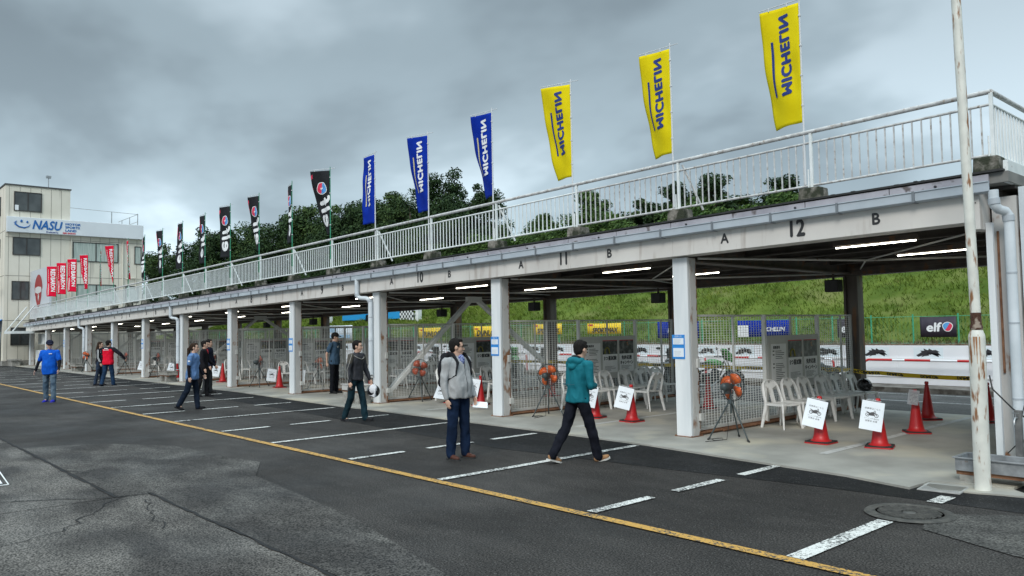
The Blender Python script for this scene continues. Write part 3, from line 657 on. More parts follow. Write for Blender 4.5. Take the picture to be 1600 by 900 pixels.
# ------------------------------------------------------------------ flags along the terrace
FL = [(1, -2.5, 24.5), (2, -4.0, 24.5), (3, -19, 21.5), (4, -7, 26), (5, -15.5, 13.5), (6, 4.5, 1), (7, -29.5, 21.5), (8, 16, 14), (9, -11, 20), (10, -12.5, -8.5), (11, 2.5, 3.5), (12, 1.5, -2), (13, -5.5, 6), (14, 10, 4.5), (15, 8, 25), (16, -22, 13.5), (17, 17, 18.5), (18, -25, -1.5), (19, -33, -28), (20, -38, -28), (21, -42, -38)]
FW, FH = .645, 1.8
which = ['nearest the rusty lamp pole', 'middle', 'farthest from the rusty pole']
def flag(k, a0, a1):
    x = -2.35*k; kind = 'yellow' if k <= 3 else 'blue' if k <= 6 else 'elf' if k <= 14 else 'red'
    zt = 6.66+rz(x)+(.1 if kind == 'red' else 0)
    if kind == 'yellow': lab = 'yellow tyre maker banner flag with blue lettering, '+['nearest the rusty pole', 'second from the rusty pole', 'third from the rusty pole'][k-1]; grp = 'yellow banner flags on the terrace'
    elif kind == 'blue': lab = 'blue tyre maker banner flag with white lettering, '+['next to the yellow flags', 'in the middle of the three blue ones', 'next to the black flags'][k-4]; grp = 'blue banner flags on the terrace'
    elif kind == 'elf': lab = 'black oil maker flag with red and blue ball, %s of eight from blue ones' % ['first', 'second', 'third', 'fourth', 'fifth', 'sixth', 'seventh', 'eighth'][k-7]; grp = 'black banner flags on the terrace'
    else: lab = 'red banner flag with white lettering, %s of seven from the black flags' % ['first', 'second', 'third', 'fourth', 'fifth', 'sixth', 'seventh'][k-15]; grp = 'red banner flags on the terrace'
    t = thing('banner_flag', lab, 'flag', (x, .1, zt), group=grp)
    pole_m = MT['white_pole'] if k <= 6 else MT['green_pole']
    b = MB(); b.tube([(0, 0, -2.75), (0, 0, -1.3), (.0, 0, .08)], [.017, .014, .011], 8); b.build('pole', pole_m, t)
    r = random.Random(k*3+1); ph = r.uniform(0, 6); A0, A1 = rad(a0), rad(a1)
    twist = r.uniform(.6, 1.4)
    def P(a, tt, off=0):
        th = A0+(A1-A0)*tt**1.15
        d = Vector((-cos(th), sin(th), 0)); nrm = Vector((-d.y, d.x, 0))
        w = FW*a; wave = (.020*sin(2.2*pi*a+ph+3.2*tt)+.015*sin(5.5*tt*twist+ph*2+a*3)+.012*sin(14*tt+ph+a*6))*min(1, 3*a)*min(1, .25+2.2*tt)
        z = -tt*FH+.018*a*(1-tt)+.012*tt*sin(pi*a)+.03*a*tt
        p = d*(w*(1-.02*sin(3*tt+ph)))+nrm*(wave+off); p.z = z-.02; return p-Vector((0, 0, 0))
    b = MB(); na, nt_ = 14, 36
    vs = [P(.02+.98*i/na, j/nt_) for j in range(nt_+1) for i in range(na+1)]
    b.add(vs, [(j*(na+1)+i, j*(na+1)+i+1, (j+1)*(na+1)+i+1, (j+1)*(na+1)+i) for j in range(nt_) for i in range(na)], True)
    cl = b.build('cloth', MT[{'yellow': 'yellow_flag', 'blue': 'blue_flag', 'elf': 'black_flag', 'red': 'red_flag'}[kind]], t)
    so = cl.modifiers.new('t', 'SOLIDIFY'); so.thickness = .004; so.offset = 0
    e1 = P(1.02, 0); d0 = e1.normalized()
    b = MB(); b.tube([e1+Vector((0, 0, .03)), -d0*.16+Vector((0, 0, .03+.0))], .007, 6); b.build('crossbar', MT['white_pole'], t)
    b = MB()
    for q in (.12, .37, .62, .87): b.tube([(0, 0, -q*FH-.012), (0, 0, -q*FH+.012)], .022, 8)
    for q in (.3, .75): pp_ = e1*q+Vector((0, 0, .03)); b.tube([pp_, pp_-Vector((0, 0, .05))], .008, 6)
    b.build('ring', MT['white_pole'], t)
    def both(name, fnadd, m):
        for s in (1, -1):
            if (s == 1) != (True): pass
        b1 = MB(); fnadd(b1, .010); fnadd(b1, -.010); return b1.build(name, m, cl)
    def quad(b, a_0, a_1, t0, t1, off, n=10, sk=0):
        vs = [P(aa, t0+(t1-t0)*j/n, off) for j in range(n+1) for aa in (a_0+sk*j/n, a_1+sk*j/n)]
        b.add(vs, [(2*j, 2*j+1, 2*j+3, 2*j+2) for j in range(n)])
    def mtext(b, s, size, ac, tc_, off, bold, shear=0, spacing=1.0, xs=1.0, dirn='up'):
        # reading direction up the flag, glyph tops towards the pole (seen from behind)
        if dirn == 'up': fn = lambda X, Y, Z: P(ac-Y/FW, tc_-X/FH, off+math.copysign(Z, off))
        else: fn = lambda X, Y, Z: P(ac-Y/FW, tc_+X/FH, off)
        b.text(s, None, size, bold, fn=fn, sub=3, shear=shear, spacing=spacing, xs=xs)
    if kind in ('yellow', 'blue'):
        ink = MT['navy_ink'] if kind == 'yellow' else MT['white_ink']
        both('lettering', lambda b, o: mtext(b, 'MICHELIN', .205, .43, .41, o, .011, .14, 1.12, 1.22), ink)
        both('underline', lambda b, o: quad(b, .70, .765, .27, .74, o), MT['navy_ink'] if kind == 'yellow' else MT['tan_ink'])
    elif kind == 'elf':
        both('lettering', lambda b, o: mtext(b, 'elf', .66, .43, .675, o, .020, .12, 1.10, 1.15), MT['white_ink'])
        def disc(b, o, ra, c0, c1, n=20):
            pts = [P(.48, .275, o)]+[P(.48+ra/FW*cos(c0+(c1-c0)*i/n)*(1+.12*sin(3*(c0+(c1-c0)*i/n))), .275+ra*1.05/FH*sin(c0+(c1-c0)*i/n)*(1+.1*cos(2*(c0+(c1-c0)*i/n))), o) for i in range(n+1)]
            b.add(pts, [(0, i, i+1) for i in range(1, n+1)])
        both('ball_outline', lambda b, o: disc(b, o, .185, 0, 2*pi, 24), MT['white_ink'])
        both('ball_red', lambda b, o: disc(b, o*1.35, .163, rad(-100), rad(75)), MT['elf_red'])
        both('ball_blue', lambda b, o: disc(b, o*1.35, .163, rad(80), rad(255)), MT['elf_blue'])
        both('ball_swirl', lambda b, o: b.add([P(.48+u_/FW, .275+v_/FH, o*1.7) for u_, v_ in ((-.05, .02), (-.02, -.05), (.0, .0), (.05, -.02), (.03, .05), (.0, .03))], [(0, 1, 2), (2, 3, 4), (2, 4, 5), (0, 2, 5)]), MT['white_ink'])
        both('red_corner', lambda b, o: b.add([P(.90, .05, o), P(.985, .07, o), P(.985, .30, o), P(.94, .22, o)], [(0, 1, 2, 3)]), MT['elf_red'])
    else:
        both('lettering', lambda b, o: mtext(b, 'RED', .42, .36, .235, o, .012, 0, 1.0, .92, 'down') if False else b.text('RED', None, .38, .014, fn=lambda X, Y, Z: P(.38-Y/FW, .215+X/FH, o+math.copysign(Z, o)), sub=3, xs=.68), MT['white_ink'])
        both('lettering', lambda b, o: b.text('BARON', None, .38, .014, fn=lambda X, Y, Z: P(.38-Y/FW, .60+X/FH, o+math.copysign(Z, o)), sub=3, xs=.66), MT['white_ink'])
        def small(b, o):
            for i in range(7): b.add([P(.80, .10+.06*i, o), P(.84, .10+.06*i, o), P(.84, .145+.06*i, o), P(.80, .145+.06*i, o)], [(0, 1, 2, 3)])
            for i in range(11): t0 = .56+.036*i; b.add([P(.78, t0, o), P(.90, t0+.03, o), P(.90, t0+.048, o), P(.78, t0+.018, o)], [(0, 1, 2, 3)])
        both('small_pattern', small, MT['white_ink'])
for f in FL: flag(*f)

# ------------------------------------------------------------------ cones
def cone_parts(t):
    b = MB(); b.lathe([(.155, .035), (.145, .045), (.12, .06), (.105, .12), (.035, .62), (.034, .645), (.022, .65), (.022, .655)], n=24); b.lathe([(.03, .655), (.036, .665), (.036, .69), (.028, .705), (.001, .708)], n=16)
    b.build('cone_body', MT['cone_red'], t)
    b = MB(); b.prism([(-.19, -.16), (-.16, -.19), (.16, -.19), (.19, -.16), (.19, .16), (.16, .19), (-.16, .19), (-.19, .16)], 0, .018, 'xy'); b.build('base_rim', MT['cone_red'], t, .003)
    b = MB(); b.prism([(-.185, -.155), (-.155, -.185), (.155, -.185), (.185, -.155), (.185, .155), (.155, .185), (-.155, .185), (-.185, .155)], .019, .036, 'xy'); b.build('rubber_base', MT['rubber'], t, .003)
cones = [(-2.61, .78, 'red cone under a motorcycle sign beside the first white chair'), (-1.79, .92, 'red cone under a motorcycle sign on the white floor stripe'), (-2.01, 2.83, 'red cone with a clear bag of paper, behind the signed pair'), (-2.56, 4.8, 'tall red cone at the rear edge of bay 12'),
         (-1.63, 5.06, 'red cone holding the yellow tape end, behind the rusty pole'), (-6.55, 1.08, 'red cone under a motorcycle sign in bay 11'), (-7.52, 1.10, 'red cone half hidden by the man in teal'),
         (-11.44, 1.35, 'red cone behind the legs of the man in grey'), (-12.6, 1.35, 'red cone left of the man in grey, behind his backpack'), (-15.9, .95, 'red cone behind the man carrying a helmet'),
         (-21.6, 1.01, 'red cone under a sign in bay 8'), (-26.5, 1.03, 'red cone beside the man in navy, under a sign'), (-6.83, 4.04, 'red cone seen through the mesh behind the first orange fan'), (-31.4, 1.0, 'faded red cone in bay 6'), (-35.3, 1.0, 'faded red cone in bay 5'), (-11.9, 4.2, 'red cone seen through the mesh left of the column with the man in teal')]
c0 = None
for i, (x, y, lab) in enumerate(cones):
    if c0 is None: c0 = thing('traffic_cone', lab, 'traffic cone', (x, y, .03), 0, 'red traffic cones on the garage floor'); cone_parts(c0)
    else: dup(c0, (x, y, .03), .3*i, lab)
    if i in (2,): pass
def motorcycle_icon(b, M_, s=1):
    for cx_ in (-.42, .42):
        n = 20; vs = []
        for r_ in (.20, .14):
            vs += [M_ @ Vector((s*(cx_+r_*cos(2*pi*k/n)), s*(-.15+r_*sin(2*pi*k/n)), 0)) for k in range(n)]
        b.add(vs, [(k, (k+1) % n, n+(k+1) % n, n+k) for k in range(n)])
        b.add([M_ @ Vector((s*(cx_+.05*cos(2*pi*k/8)), s*(-.15+.05*sin(2*pi*k/8)), 0)) for k in range(8)], [tuple(range(8))])
    for P_ in ([(-.5, .12), (-.2, .08), (-.05, .16), (.18, .2), (.3, .08), (.2, -.05), (.22, -.2), (-.18, -.22), (-.25, -.05)], [(.2, .3), (.26, .3), (.46, -.12), (.4, -.14)], [(-.45, -.12), (-.2, -.1), (-.2, -.18), (-.44, -.18)], [(-.62, .16), (-.5, .18), (-.3, .1), (-.32, .04)], [(.1, .32), (.3, .34), (.3, .29), (.12, .27)]):
        b.add([M_ @ Vector((s*a, s*c, 0)) for a, c in P_], [tuple(range(len(P_)))])
def cone_sign(x, y, zc, yaw, lean, roll, lab, base=None):
    if base is None:
        t = thing('paper_sign', lab, 'sign', (0, 0, 0), group='motorcycle signs hung on the red cones')
        b = MB(); b.box(-.15, .15, -.004, .004, -.21, .21); pb = b.build('laminated_sheet', MT['paper'], t)
        R = Matrix.Rotation(pi/2, 4, 'X'); q = MB(); motorcycle_icon(q, Matrix.Translation((0, -.0052, .03)) @ R, .14); q.build('motorcycle_print', MT['ink'], pb)
        q = MB(); q.text('試乗車はこちら', Matrix.Translation((0, -.0052, .10)) @ R, .03, .0005); q.text('ツーリング 受付中', Matrix.Translation((0, -.0052, -.045)) @ R, .024, .0005); q.text('試乗会 会場', Matrix.Translation((0, -.0052, -.08)) @ R, .03, .001); q.build('text_print', MT['ink'], pb)
        q = MB(); q.tube([(-.02, .0, .2), (.0, .08, .26)], .003, 5); q.tube([(.02, .0, .2), (.03, .08, .26)], .003, 5); q.box(-.10, .10, .0, .16, .225, .229); q.build('hanger', MT['paper'], t)
    else: t = dup(base, (0, 0, 0), 0, lab)
    t.matrix_world = Matrix.Translation((x, y, zc)) @ Matrix.Rotation(yaw, 4, 'Z') @ Matrix.Rotation(lean, 4, 'X') @ Matrix.Rotation(roll, 4, 'Y')
    return t
s0 = cone_sign(-2.60, .60, .49, rad(28), rad(-14), rad(14), 'white laminated sign with a motorcycle, hung on the cone beside the first chair')
for x, y, zc, yw, ln_, ro, lab in [(-1.80, .72, .50, rad(28), rad(-14), rad(10), 'white laminated sign with a motorcycle, hung on the cone at the floor stripe'), (-6.58, .90, .49, rad(35), rad(-14), rad(14), 'white laminated sign with a motorcycle, hung on the cone in bay 11'),
                              (-7.50, .92, .47, rad(40), rad(-14), rad(12), 'white laminated sign on the cone behind the man in teal'), (-21.75, .80, .45, rad(75), rad(-18), rad(10), 'white laminated sign leaning on the cone in bay 8'), (-26.6, .8, .45, rad(60), rad(-18), rad(10), 'white laminated sign beside the man in navy'),
                              (-11.5, 1.17, .46, rad(35), rad(-14), rad(10), 'white laminated sign behind the paper of the man in grey'), (-31.5, .8, .45, rad(65), rad(-22), rad(12), 'white laminated sign leaning in bay 6'), (-35.5, .8, .45, rad(65), rad(-22), rad(12), 'white laminated sign leaning in bay 5'), (-20.3, 1.1, .45, rad(70), rad(-18), rad(10), 'white laminated sign just left of the column between bays 8 and 9'), (-12.75, 1.15, .30, rad(40), rad(-40), rad(10), 'white laminated sign low beside the backpack of the man in grey')]:
    cone_sign(x, y, zc, yw, ln_, ro, lab, s0)
pb = thing('plastic_pouch', 'clear pouch of papers hanging on the middle red cone of bay 12', 'pouch', (-1.97, 2.66, .62), .5)
b = MB(); b.cbox((0, 0, 0), (.16, .01, .24), Matrix.Rotation(.15, 3, 'Y')); b.build('sleeve', mat('clear_sleeve', (.6, .62, .66), None, rough=.15, alpha=.45), pb); b = MB(); b.cbox((.005, -.004, -.01), (.12, .004, .17), Matrix.Rotation(.15, 3, 'Y')); b.build('paper', mat('pouch_paper', (.45, .46, .48), (.25, .25, .27), 40, .5), pb)

# ------------------------------------------------------------------ plastic chairs
def make_chair(lab):
    t = thing('plastic_chair', lab, 'chair', (0, 0, .03), group='white plastic chairs in the garage')
    b = MB()                                             # seat: shallow dished slab with a rolled edge
    n = 8; top = []; bot = []
    for i in range(n+1):
        for j in range(n+1):
            u_, v_ = i/n*2-1, j/n*2-1; wx = .215; wy = .215*(1-.06*(1-u_))
            z = .435+.012*(u_*u_)-.016*(1-v_*v_)-(.02 if u_ > .99 else 0)-(.018 if abs(v_) > .99 else 0)
            top.append((u_*wx, v_*wy, z)); bot.append((u_*wx, v_*wy, z-.016))
    m_ = len(top); f = [(i*(n+1)+j, (i+1)*(n+1)+j, (i+1)*(n+1)+j+1, i*(n+1)+j+1) for i in range(n) for j in range(n)]
    b.add(top, f, True); b.add(bot, [q[::-1] for q in f], True)
    for j in range(n):
        for (p, q) in ((j, j+1), (n*(n+1)+j, n*(n+1)+j+1)): b.add([top[p], top[q], bot[q], bot[p]], [(0, 1, 2, 3)])
        for (p, q) in ((j*(n+1), (j+1)*(n+1)), (j*(n+1)+n, (j+1)*(n+1)+n)): b.add([top[p], top[q], bot[q], bot[p]], [(0, 1, 2, 3)])
    b.cbox((.2, 0, .415), (.02, .36, .035)); b.cbox((0, .195, .41), (.38, .018, .035)); b.cbox((0, -.195, .41), (.38, .018, .035))
    b.build('seat', MT['plastic'], t)
    for sx in (1, -1):
        for sy in (1, -1):
            b = MB(); a0 = Vector((.185*sx, .185*sy, .43)); a1 = Vector((.235*sx-(0 if sx > 0 else .04), .225*sy, 0)); b.tube([a0, a0.lerp(a1, .5), a1], [.040, .032, .025], 8, squash=.62, up=(sx, sy, 0)); b.build('leg', MT['plastic'], t)
    # backrest arch, crest, centre slat, leaning back
    def Q(y, h): return Vector((-.19-h*.30, y, .43+h*.98))
    b = MB(); P_ = [Q(-.205, .0), Q(-.20, .12), Q(-.185, .24), Q(-.16, .33), Q(-.10, .385), Q(0, .40), Q(.10, .385), Q(.16, .33), Q(.185, .24), Q(.20, .12), Q(.205, 0)]
    b.tube(P_, .034, 8, squash=.34, up=(1, 0, .3)); 
    b.add([Q(y, h)+Vector((o, 0, 0)) for o in (.006, -.006) for y, h in ((-.17, .30), (-.045, .25), (-.045, .0), (.045, .0), (.045, .25), (.17, .30), (.10, .385), (.035, .39), (.035, .345), (-.035, .345), (-.035, .39), (-.10, .385))],
          [(0, 1, 9, 11), (1, 4, 8, 9), (4, 5, 6, 8), (6, 7, 8), (9, 10, 11), (1, 2, 3, 4)]+[(12+a_ for a_ in q) for q in ()])
    b.add([Q(y, h)+Vector((-.008, 0, 0)) for y, h in ((-.17, .30), (-.045, .25), (-.045, .0), (.045, .0), (.045, .25), (.17, .30), (.10, .385), (.035, .39), (.035, .345), (-.035, .345), (-.035, .39), (-.10, .385))], [(0, 1, 9, 11), (1, 4, 8, 9), (4, 5, 6, 8), (6, 7, 8), (9, 10, 11), (1, 2, 3, 4)])
    b.build('backrest', MT['plastic'], t)
    return t
ordn = ['first', 'second', 'third', 'fourth', 'fifth', 'sixth', 'seventh', 'eighth', 'ninth']
CH = []
for i in range(6): CH.append((-3.93+.02*(i % 2), 2.02+.62*i, rad(-14+4*(i % 3)), 'white plastic chair, %s from the fan in the front row of bay 12' % ordn[i]))
for i in range(4): CH.append((-4.12, 3.6+.58*i, rad(8*(i % 2)), ''))
CH = [c for c in CH if c[3]]
for i in range(3): CH.append((-4.42, 3.35+.86*i, rad(10-6*i), 'white plastic chair, %s in the back row against the mesh of bay 12' % ordn[i]))
for i in range(6): CH.append((-8.65+.03*(i % 2), 1.75+.62*i, rad(-12+5*(i % 3)), 'white plastic chair, %s from the fan in the front row of bay 11' % ordn[i]))
for i in range(3): CH.append((-9.10, 3.3+.86*i, rad(8-5*i), 'white plastic chair, %s in the back row against the mesh of bay 11' % ordn[i]))
for k in range(3, 9):
    for i in range(5): CH.append((-W*k+.95+.05*((i*k) % 3), 1.7+.72*i, rad(-20+13*((i+k) % 4)), 'white plastic chair, %s from the front in bay %d' % (ordn[i], 12-k+1)))
CH.append((-7.6, 2.9, rad(175), 'white plastic chair facing the row in bay 11, seen through the mesh'))
CH.append((-12.2, 2.6, rad(170), 'white plastic chair behind the man in grey, facing left'))
ch0 = None
for x, y, a, lab in CH:
    if ch0 is None: ch0 = make_chair(lab); ch0.location = (x, y, .03); ch0.rotation_euler = (0, 0, a)
    else: dup(ch0, (x, y, .03), a, lab)

# ------------------------------------------------------------------ tripod fans
def make_fan(lab, bm_, hz=.84, tilt=0):
    t = thing('tripod_fan', lab, 'fan', (0, 0, .03), group='tripod fans in front of the mesh partitions')
    b = MB()
    for i in range(3):
        a = 2*pi*i/3+.4; b = MB(); b.tube([(.03*cos(a), .03*sin(a), .60), (.36*cos(a), .36*sin(a), .02)], [.014, .012], 8); lg = b.build('tripod_leg', MT['chrome'] if False else MT['fan_grey'], t)
        b = MB(); b.cap((.35*cos(a), .35*sin(a), .03), (.375*cos(a), .375*sin(a), .012), .018, .016, 8); b.build('rubber_foot', MT['rubber'], lg)
    b = MB(); b.tube([(0, 0, .42), (0, 0, .80)], .016, 10); b.cbox((0, 0, .60), (.08, .08, .07), None, .7); b.build('stand_pole', MT['fan_grey'], t, .004)
    R = Matrix.Rotation(pi/2, 3, 'Y') @ Matrix.Identity(3); R = Matrix.Rotation(-tilt, 3, 'Y') @ R; C = Vector((0, 0, hz))
    b = MB(); b.lathe([(.02, -.20), (.05, -.19), (.062, -.16), (.065, -.06), (.05, -.03), (.02, -.02)], C, 16, axis=R); b.cbox(C+Vector((-.09, 0, -.07)), (.06, .06, .08)); mt_ = b.build('motor', MT['fan_grey'], t)
    b = MB(); b.lathe([(.042, .02), (.045, .05), (.035, .065), (.001, .07)], C, 14, axis=R); b.build('hub', MT['fan_grey'], mt_)
    for i in range(4):
        a = 2*pi*i/4+.5; b = MB(); vs = []; n = 12
        for s_ in (0, .006):
            for k in range(n):
                q = 2*pi*k/n; lx = .130+.092*cos(q); ly = .088*sin(q)*(1.2 if cos(q) > 0 else .75)
                z = .03+ly*.32+s_; vs.append(C+R @ Vector((lx*cos(a)-ly*sin(a), lx*sin(a)+ly*cos(a), z)))
        b.add(vs, [tuple(range(n))[::-1], tuple(range(n, 2*n))]+[(k, (k+1) % n, n+(k+1) % n, n+k) for k in range(n)], True); b.build('fan_blade', bm_, t)
    b = MB()
    for z, r_ in ((-.01, .225), (.035, .235), (.085, .22), (.10, .12), (.103, .05), (-.035, .12)):
        b.tube([C+R @ Vector((r_*cos(2*pi*k/28), r_*sin(2*pi*k/28), z)) for k in range(28)], .0065 if abs(z-.035) < .001 else .003, 5, closed=True)
    for k in range(22):
        a = 2*pi*k/22; e = Vector((cos(a), sin(a), 0)); b.tube([C+R @ (e*.045+Vector((0, 0, .103))), C+R @ (e*.15+Vector((0, 0, .10))), C+R @ (e*.222+Vector((0, 0, .075))), C+R @ (e*.235+Vector((0, 0, .035))), C+R @ (e*.20+Vector((0, 0, -.02))), C+R @ (e*.06+Vector((0, 0, -.04)))], .0018, 4, caps=False)
    b.build('cage', mat('cage_wire', (.05, .06, .065), None, rough=.4, metal=.3) if 'cage_wire' not in bpy.data.materials else bpy.data.materials['cage_wire'], t)
    b = MB(); b.tube([(0, .02, .7), (-.05, .06, .5), (-.02, .05, .2), (-.1, .02, .01), (-.3, .1, .006), (-.2, .25, .006), (0, .2, .006), (-.15, .05, .006), (-.5, .1, .006)], .005, 5); b.build('power_cable', MT['rubber'], t)
    return t
f1 = make_fan('orange tripod fan at the column between bays 11 and 12', MT['fan_orange']); f1.location = (-3.79, .2, .03); f1.rotation_euler[2] = rad(82)
dup(f1, (-8.5, .75, .03), rad(112), 'orange tripod fan just left of the man in teal')
f3 = make_fan('red bladed tripod fan facing out, left of the man in grey', MT['fan_red'], .84); f3.location = (-13.61, 1.11, .03); f3.rotation_euler[2] = rad(-50)
dup(f1, (-18.9, 1.0, .03), rad(95), 'orange tripod fan left of the man in the dark cap')
f4 = dup(f3, (-22.6, .75, .03), rad(74), 'brown tripod fan seen edge on in bay 8')
dup(f3, (-32.3, .46, .03), rad(84), 'brown tripod fan seen edge on in bay 6'); dup(f3, (-36.1, .23, .03), rad(88), 'brown tripod fan the man in the red jacket points at'); dup(f3, (-27.5, 1.0, .03), rad(30), 'brown tripod fan behind the woman in blue')
f9 = dup(f1, (-41.4, -.15, .03), rad(-60), 'orange tripod fan behind the hand of the man in blue')

# ------------------------------------------------------------------ rusty pole, manhole, grate, troughs
rp_ = thing('rusty_pole', 'tall white steel pole with peeling paint and rust at its joint', 'pole', (.23, -1.25, 0))
b = MB(); lx = -.0135; b.tube([(0, 0, -.05), (.012, 0, 1.66)], .082, 24, caps=True); b.tube([(.012, 0, 1.66), (.013, 0, 1.69), (.014, 0, 1.74)], [.082, .078, .06], 24); b.build('lower_tube', MT['pale_blue_pole'], rp_)
b = MB(); b.tube([(.014, 0, 1.70), (-.12, 0, 12.5)], [.052, .045], 20); b.build('upper_tube', MT['pale_blue_pole'], rp_)
b = MB(); b.tube([(.013, 0, 1.745), (.0135, 0, 1.765), (.0135, 0, 1.80)], [.060, .064, .058], 20); r = random.Random(8)
b.tube([(.013, 0, 1.80), (.012, 0, 1.93)], .0535, 20)
b.build('joint_collar', mat('heavy_rust', (.07, .03, .018), (.33, .27, .22), 14, .9, stops=(.5, .62), bump=.6), rp_)
b = MB()
for i in range(5): 
    a = rad(-150+25*i+r.uniform(-8, 8)); l = r.uniform(.12, .5); w_ = r.uniform(.07, .16)
    vs = []
    for j in range(7): 
        q = j/6; ww = w_*(1-q*.8); z = 1.67-l*q; vs += [(.083*cos(a-ww)+.012, .083*sin(a-ww), z), (.083*cos(a+ww)+.012, .083*sin(a+ww), z)]
    b.add(vs, [(2*j, 2*j+1, 2*j+3, 2*j+2) for j in range(6)])
b.build('rust_run', mat('rust_run', (.30, .12, .045), (.48, .30, .17), 12, .8), rp_)
b = MB(); b.prism(wob((-.55, -1.22), (-.1, -1.55), 4, .02, 1)+wob((-.1, -1.55), (.75, -1.30), 5, .02, 2)[1:]+wob((.75, -1.30), (.45, -1.02), 3, .02, 3)[1:]+[(-.2, -1.06)], 0, .02, 'xy'); struct(b.build('concrete_footing', MT['slab']))
mh = thing('manhole_cover', 'round cast iron manhole cover with a worn grid pattern', 'manhole cover', (.09, -2.84, .008))
b = MB(); b.lathe([(.30, .004), (.30, .016), (.385, .016), (.40, .004)], n=40); b.build('rim', mat('manhole_rim', (.035, .034, .031), (.085, .08, .07), 12, .7, bump=.5), mh)
b = MB(); b.lathe([(.001, .010), (.298, .010)], n=40); 
for i in range(-13, 14):
    for j in range(-13, 14):
        x, y = i*.021, j*.021
        if x*x+y*y < .275**2 and x*x+y*y > .07**2: b.cbox((x, y, .0135), (.014, .014, .007))
b.lathe([(.001, .013), (.06, .013), (.062, .010)], n=20); b.build('cover', mat('cast_iron', (.06, .06, .058), (.13, .125, .115), 20, .5, metal=.2), mh)
gr = thing('drain_grate', 'rectangular galvanised drain grate at the corner of the slab', 'grate', (-.10, -1.44, .008), rad(6))
b = MB()
for a_, c_ in (((-.21, .21), (.19, .22)), ((-.21, .21), (-.22, -.19))): b.box(a_[0], a_[1], c_[0], c_[1], 0, .014)
b.box(-.21, -.185, -.19, .19, 0, .014); b.box(.185, .21, -.19, .19, 0, .014); b.build('frame', mat('grate_steel', (.30, .30, .29), (.42, .42, .40), 9, .5), gr, .002)
b = MB()
for i in range(17): x = -.175+.022*i; b.box(x-.005, x+.005, -.188, .188, .001, .012)
for i in range(5): y = -.15+.075*i; b.box(-.183, .183, y-.005, y+.005, .001, .010)
b.build('bars', bpy.data.materials['grate_steel'], gr)
b = MB(); b.box(-.185, .185, -.19, .19, -.004, -.001); b.build('pit', MT['rubber'], gr)
def trough(x, y, L_, lab, m=None, z=.30):
    t = thing('wash_trough', lab, 'trough', (x, y, 0), group='wash troughs at the garage columns')
    b = MB(); h = .15; 
    for (xa, xb, ya, yb) in ((0, L_, 0, .012), (0, L_, .40, .412), (0, .012, .012, .40), (L_-.012, L_, .012, .40)): b.box(xa, xb, ya, yb, z-h, z)
    b.box(.012, L_-.012, .012, .40, z-h, z-h+.012); b.box(-.02, L_+.02, -.025, -.001, z-.012, z+.004); b.box(-.02, L_+.02, .413, .435, z-.012, z+.004); b.box(-.02, -.001, 0, .412, z-.012, z+.004); b.box(L_+.001, L_+.02, 0, .412, z-.012, z+.004)
    b.build('basin', m or MT['galv'], t, .003)
    b = MB(); b.box(.0, L_, .03, .07, z-h-.045, z-h-.002); b.box(0, L_, .34, .38, z-h-.045, z-h-.002); b.build('support_bar', MT['rust'], t)
    for xx in (.03, L_-.35): b = MB(); b.box(xx, xx+.19, .02, .39, 0, z-h-.047); b.build('block_leg', MT['concrete'], t, .01)
    b = MB(); b.box(L_*.42, L_*.42+.07, .45, .52, 0, .82); b.build('tap_post', mat('tap_post', (.10, .10, .10), (.18, .18, .175), 8, .6) if 'tap_post' not in bpy.data.materials else bpy.data.materials['tap_post'], t, .004)
    b = MB(); q = Vector((L_*.42+.035, .44, .74)); b.tube([q, q+Vector((0, -.08, 0)), q+Vector((0, -.11, -.03)), q+Vector((0, -.115, -.07))], .012, 8); b.tube([q+Vector((0, -.05, 0)), q+Vector((0, -.05, .05))], .008, 6); b.cbox(q+Vector((0, -.05, .055)), (.07, .012, .012)); b.build('tap', MT['chrome'], t)
    return t
trough(-.13, -.98, 1.15, 'grey metal wash trough on blocks behind the rusty pole')
trough(-14.95, -.42, .95, 'pale grey trough at the column between bays 9 and 10', MT['column_side'], .5)
trough(-29.3, -.42, .98, 'pale grey trough on blocks left of the column between bays 6 and 7', MT['concrete'], .44)
trough(-43.5, -.42, 1.0, 'pale grey trough at the far column between bays 3 and 4', MT['concrete'], .44)
hb = thing('cable_bundle', 'black cables and string tied around the tap by the end column', 'cable', (.2, -.3, 0))
b = MB(); b.tube([(-.22, .25, 1.18), (-.18, .2, 1.02), (.1, -.06, .82), (.18, -.12, .78), (.36, -.1, .62), (.75, -.05, .48)], .009, 6); b.tube([(.3, 0, 1.2), (.22, -.1, .84), (.1, .0, .4), (-.02, .1, .28)], .006, 6); b.tube([(.34, .05, .9), (.24, -.05, .6), (.12, .05, .3)], .006, 6); b.build('cable', MT['rubber'], hb)

# ------------------------------------------------------------------ green fence behind the pit wall, with banners
gf = thing('green_fence', 'green chain link fence on posts along the foot of the grass slope', 'fence', (0, 12.6, 1.2))
b = MB(); xx = -63
V = []; Fc = []
for i in range(0, 620):
    x = 2-.115*i
    for s_ in (-1, 1):
        for j in range(7):
            z0_, z1_ = j*.115, (j+1)*.115; xa = x+(.0575 if (j % 2) == (s_ > 0) else 0); xb = x+(0 if (j % 2) == (s_ > 0) else .0575)
            b.add([(xa-.0022, 0, z0_), (xa+.0022, 0, z0_), (xb+.0022, 0, z1_), (xb-.0022, 0, z1_)], [(0, 1, 2, 3)])
b.build('wire_mesh', MT['net_green'], gf)
for i in range(54):
    x = 1.3-1.18*i; p = MB(); p.tube([(x, .03, 0), (x, .03, .87)], .022, 8); p.build('fence_post', MT['post_green'], gf)
p = MB(); p.tube([(2, .03, .80), (-69, .03, .80)], .007, 5); p.tube([(2, .03, .05), (-69, .03, .05)], .007, 5); p.build('tension_wire', MT['post_green'], gf)
RXZ = Matrix.Rotation(pi/2, 4, 'X')
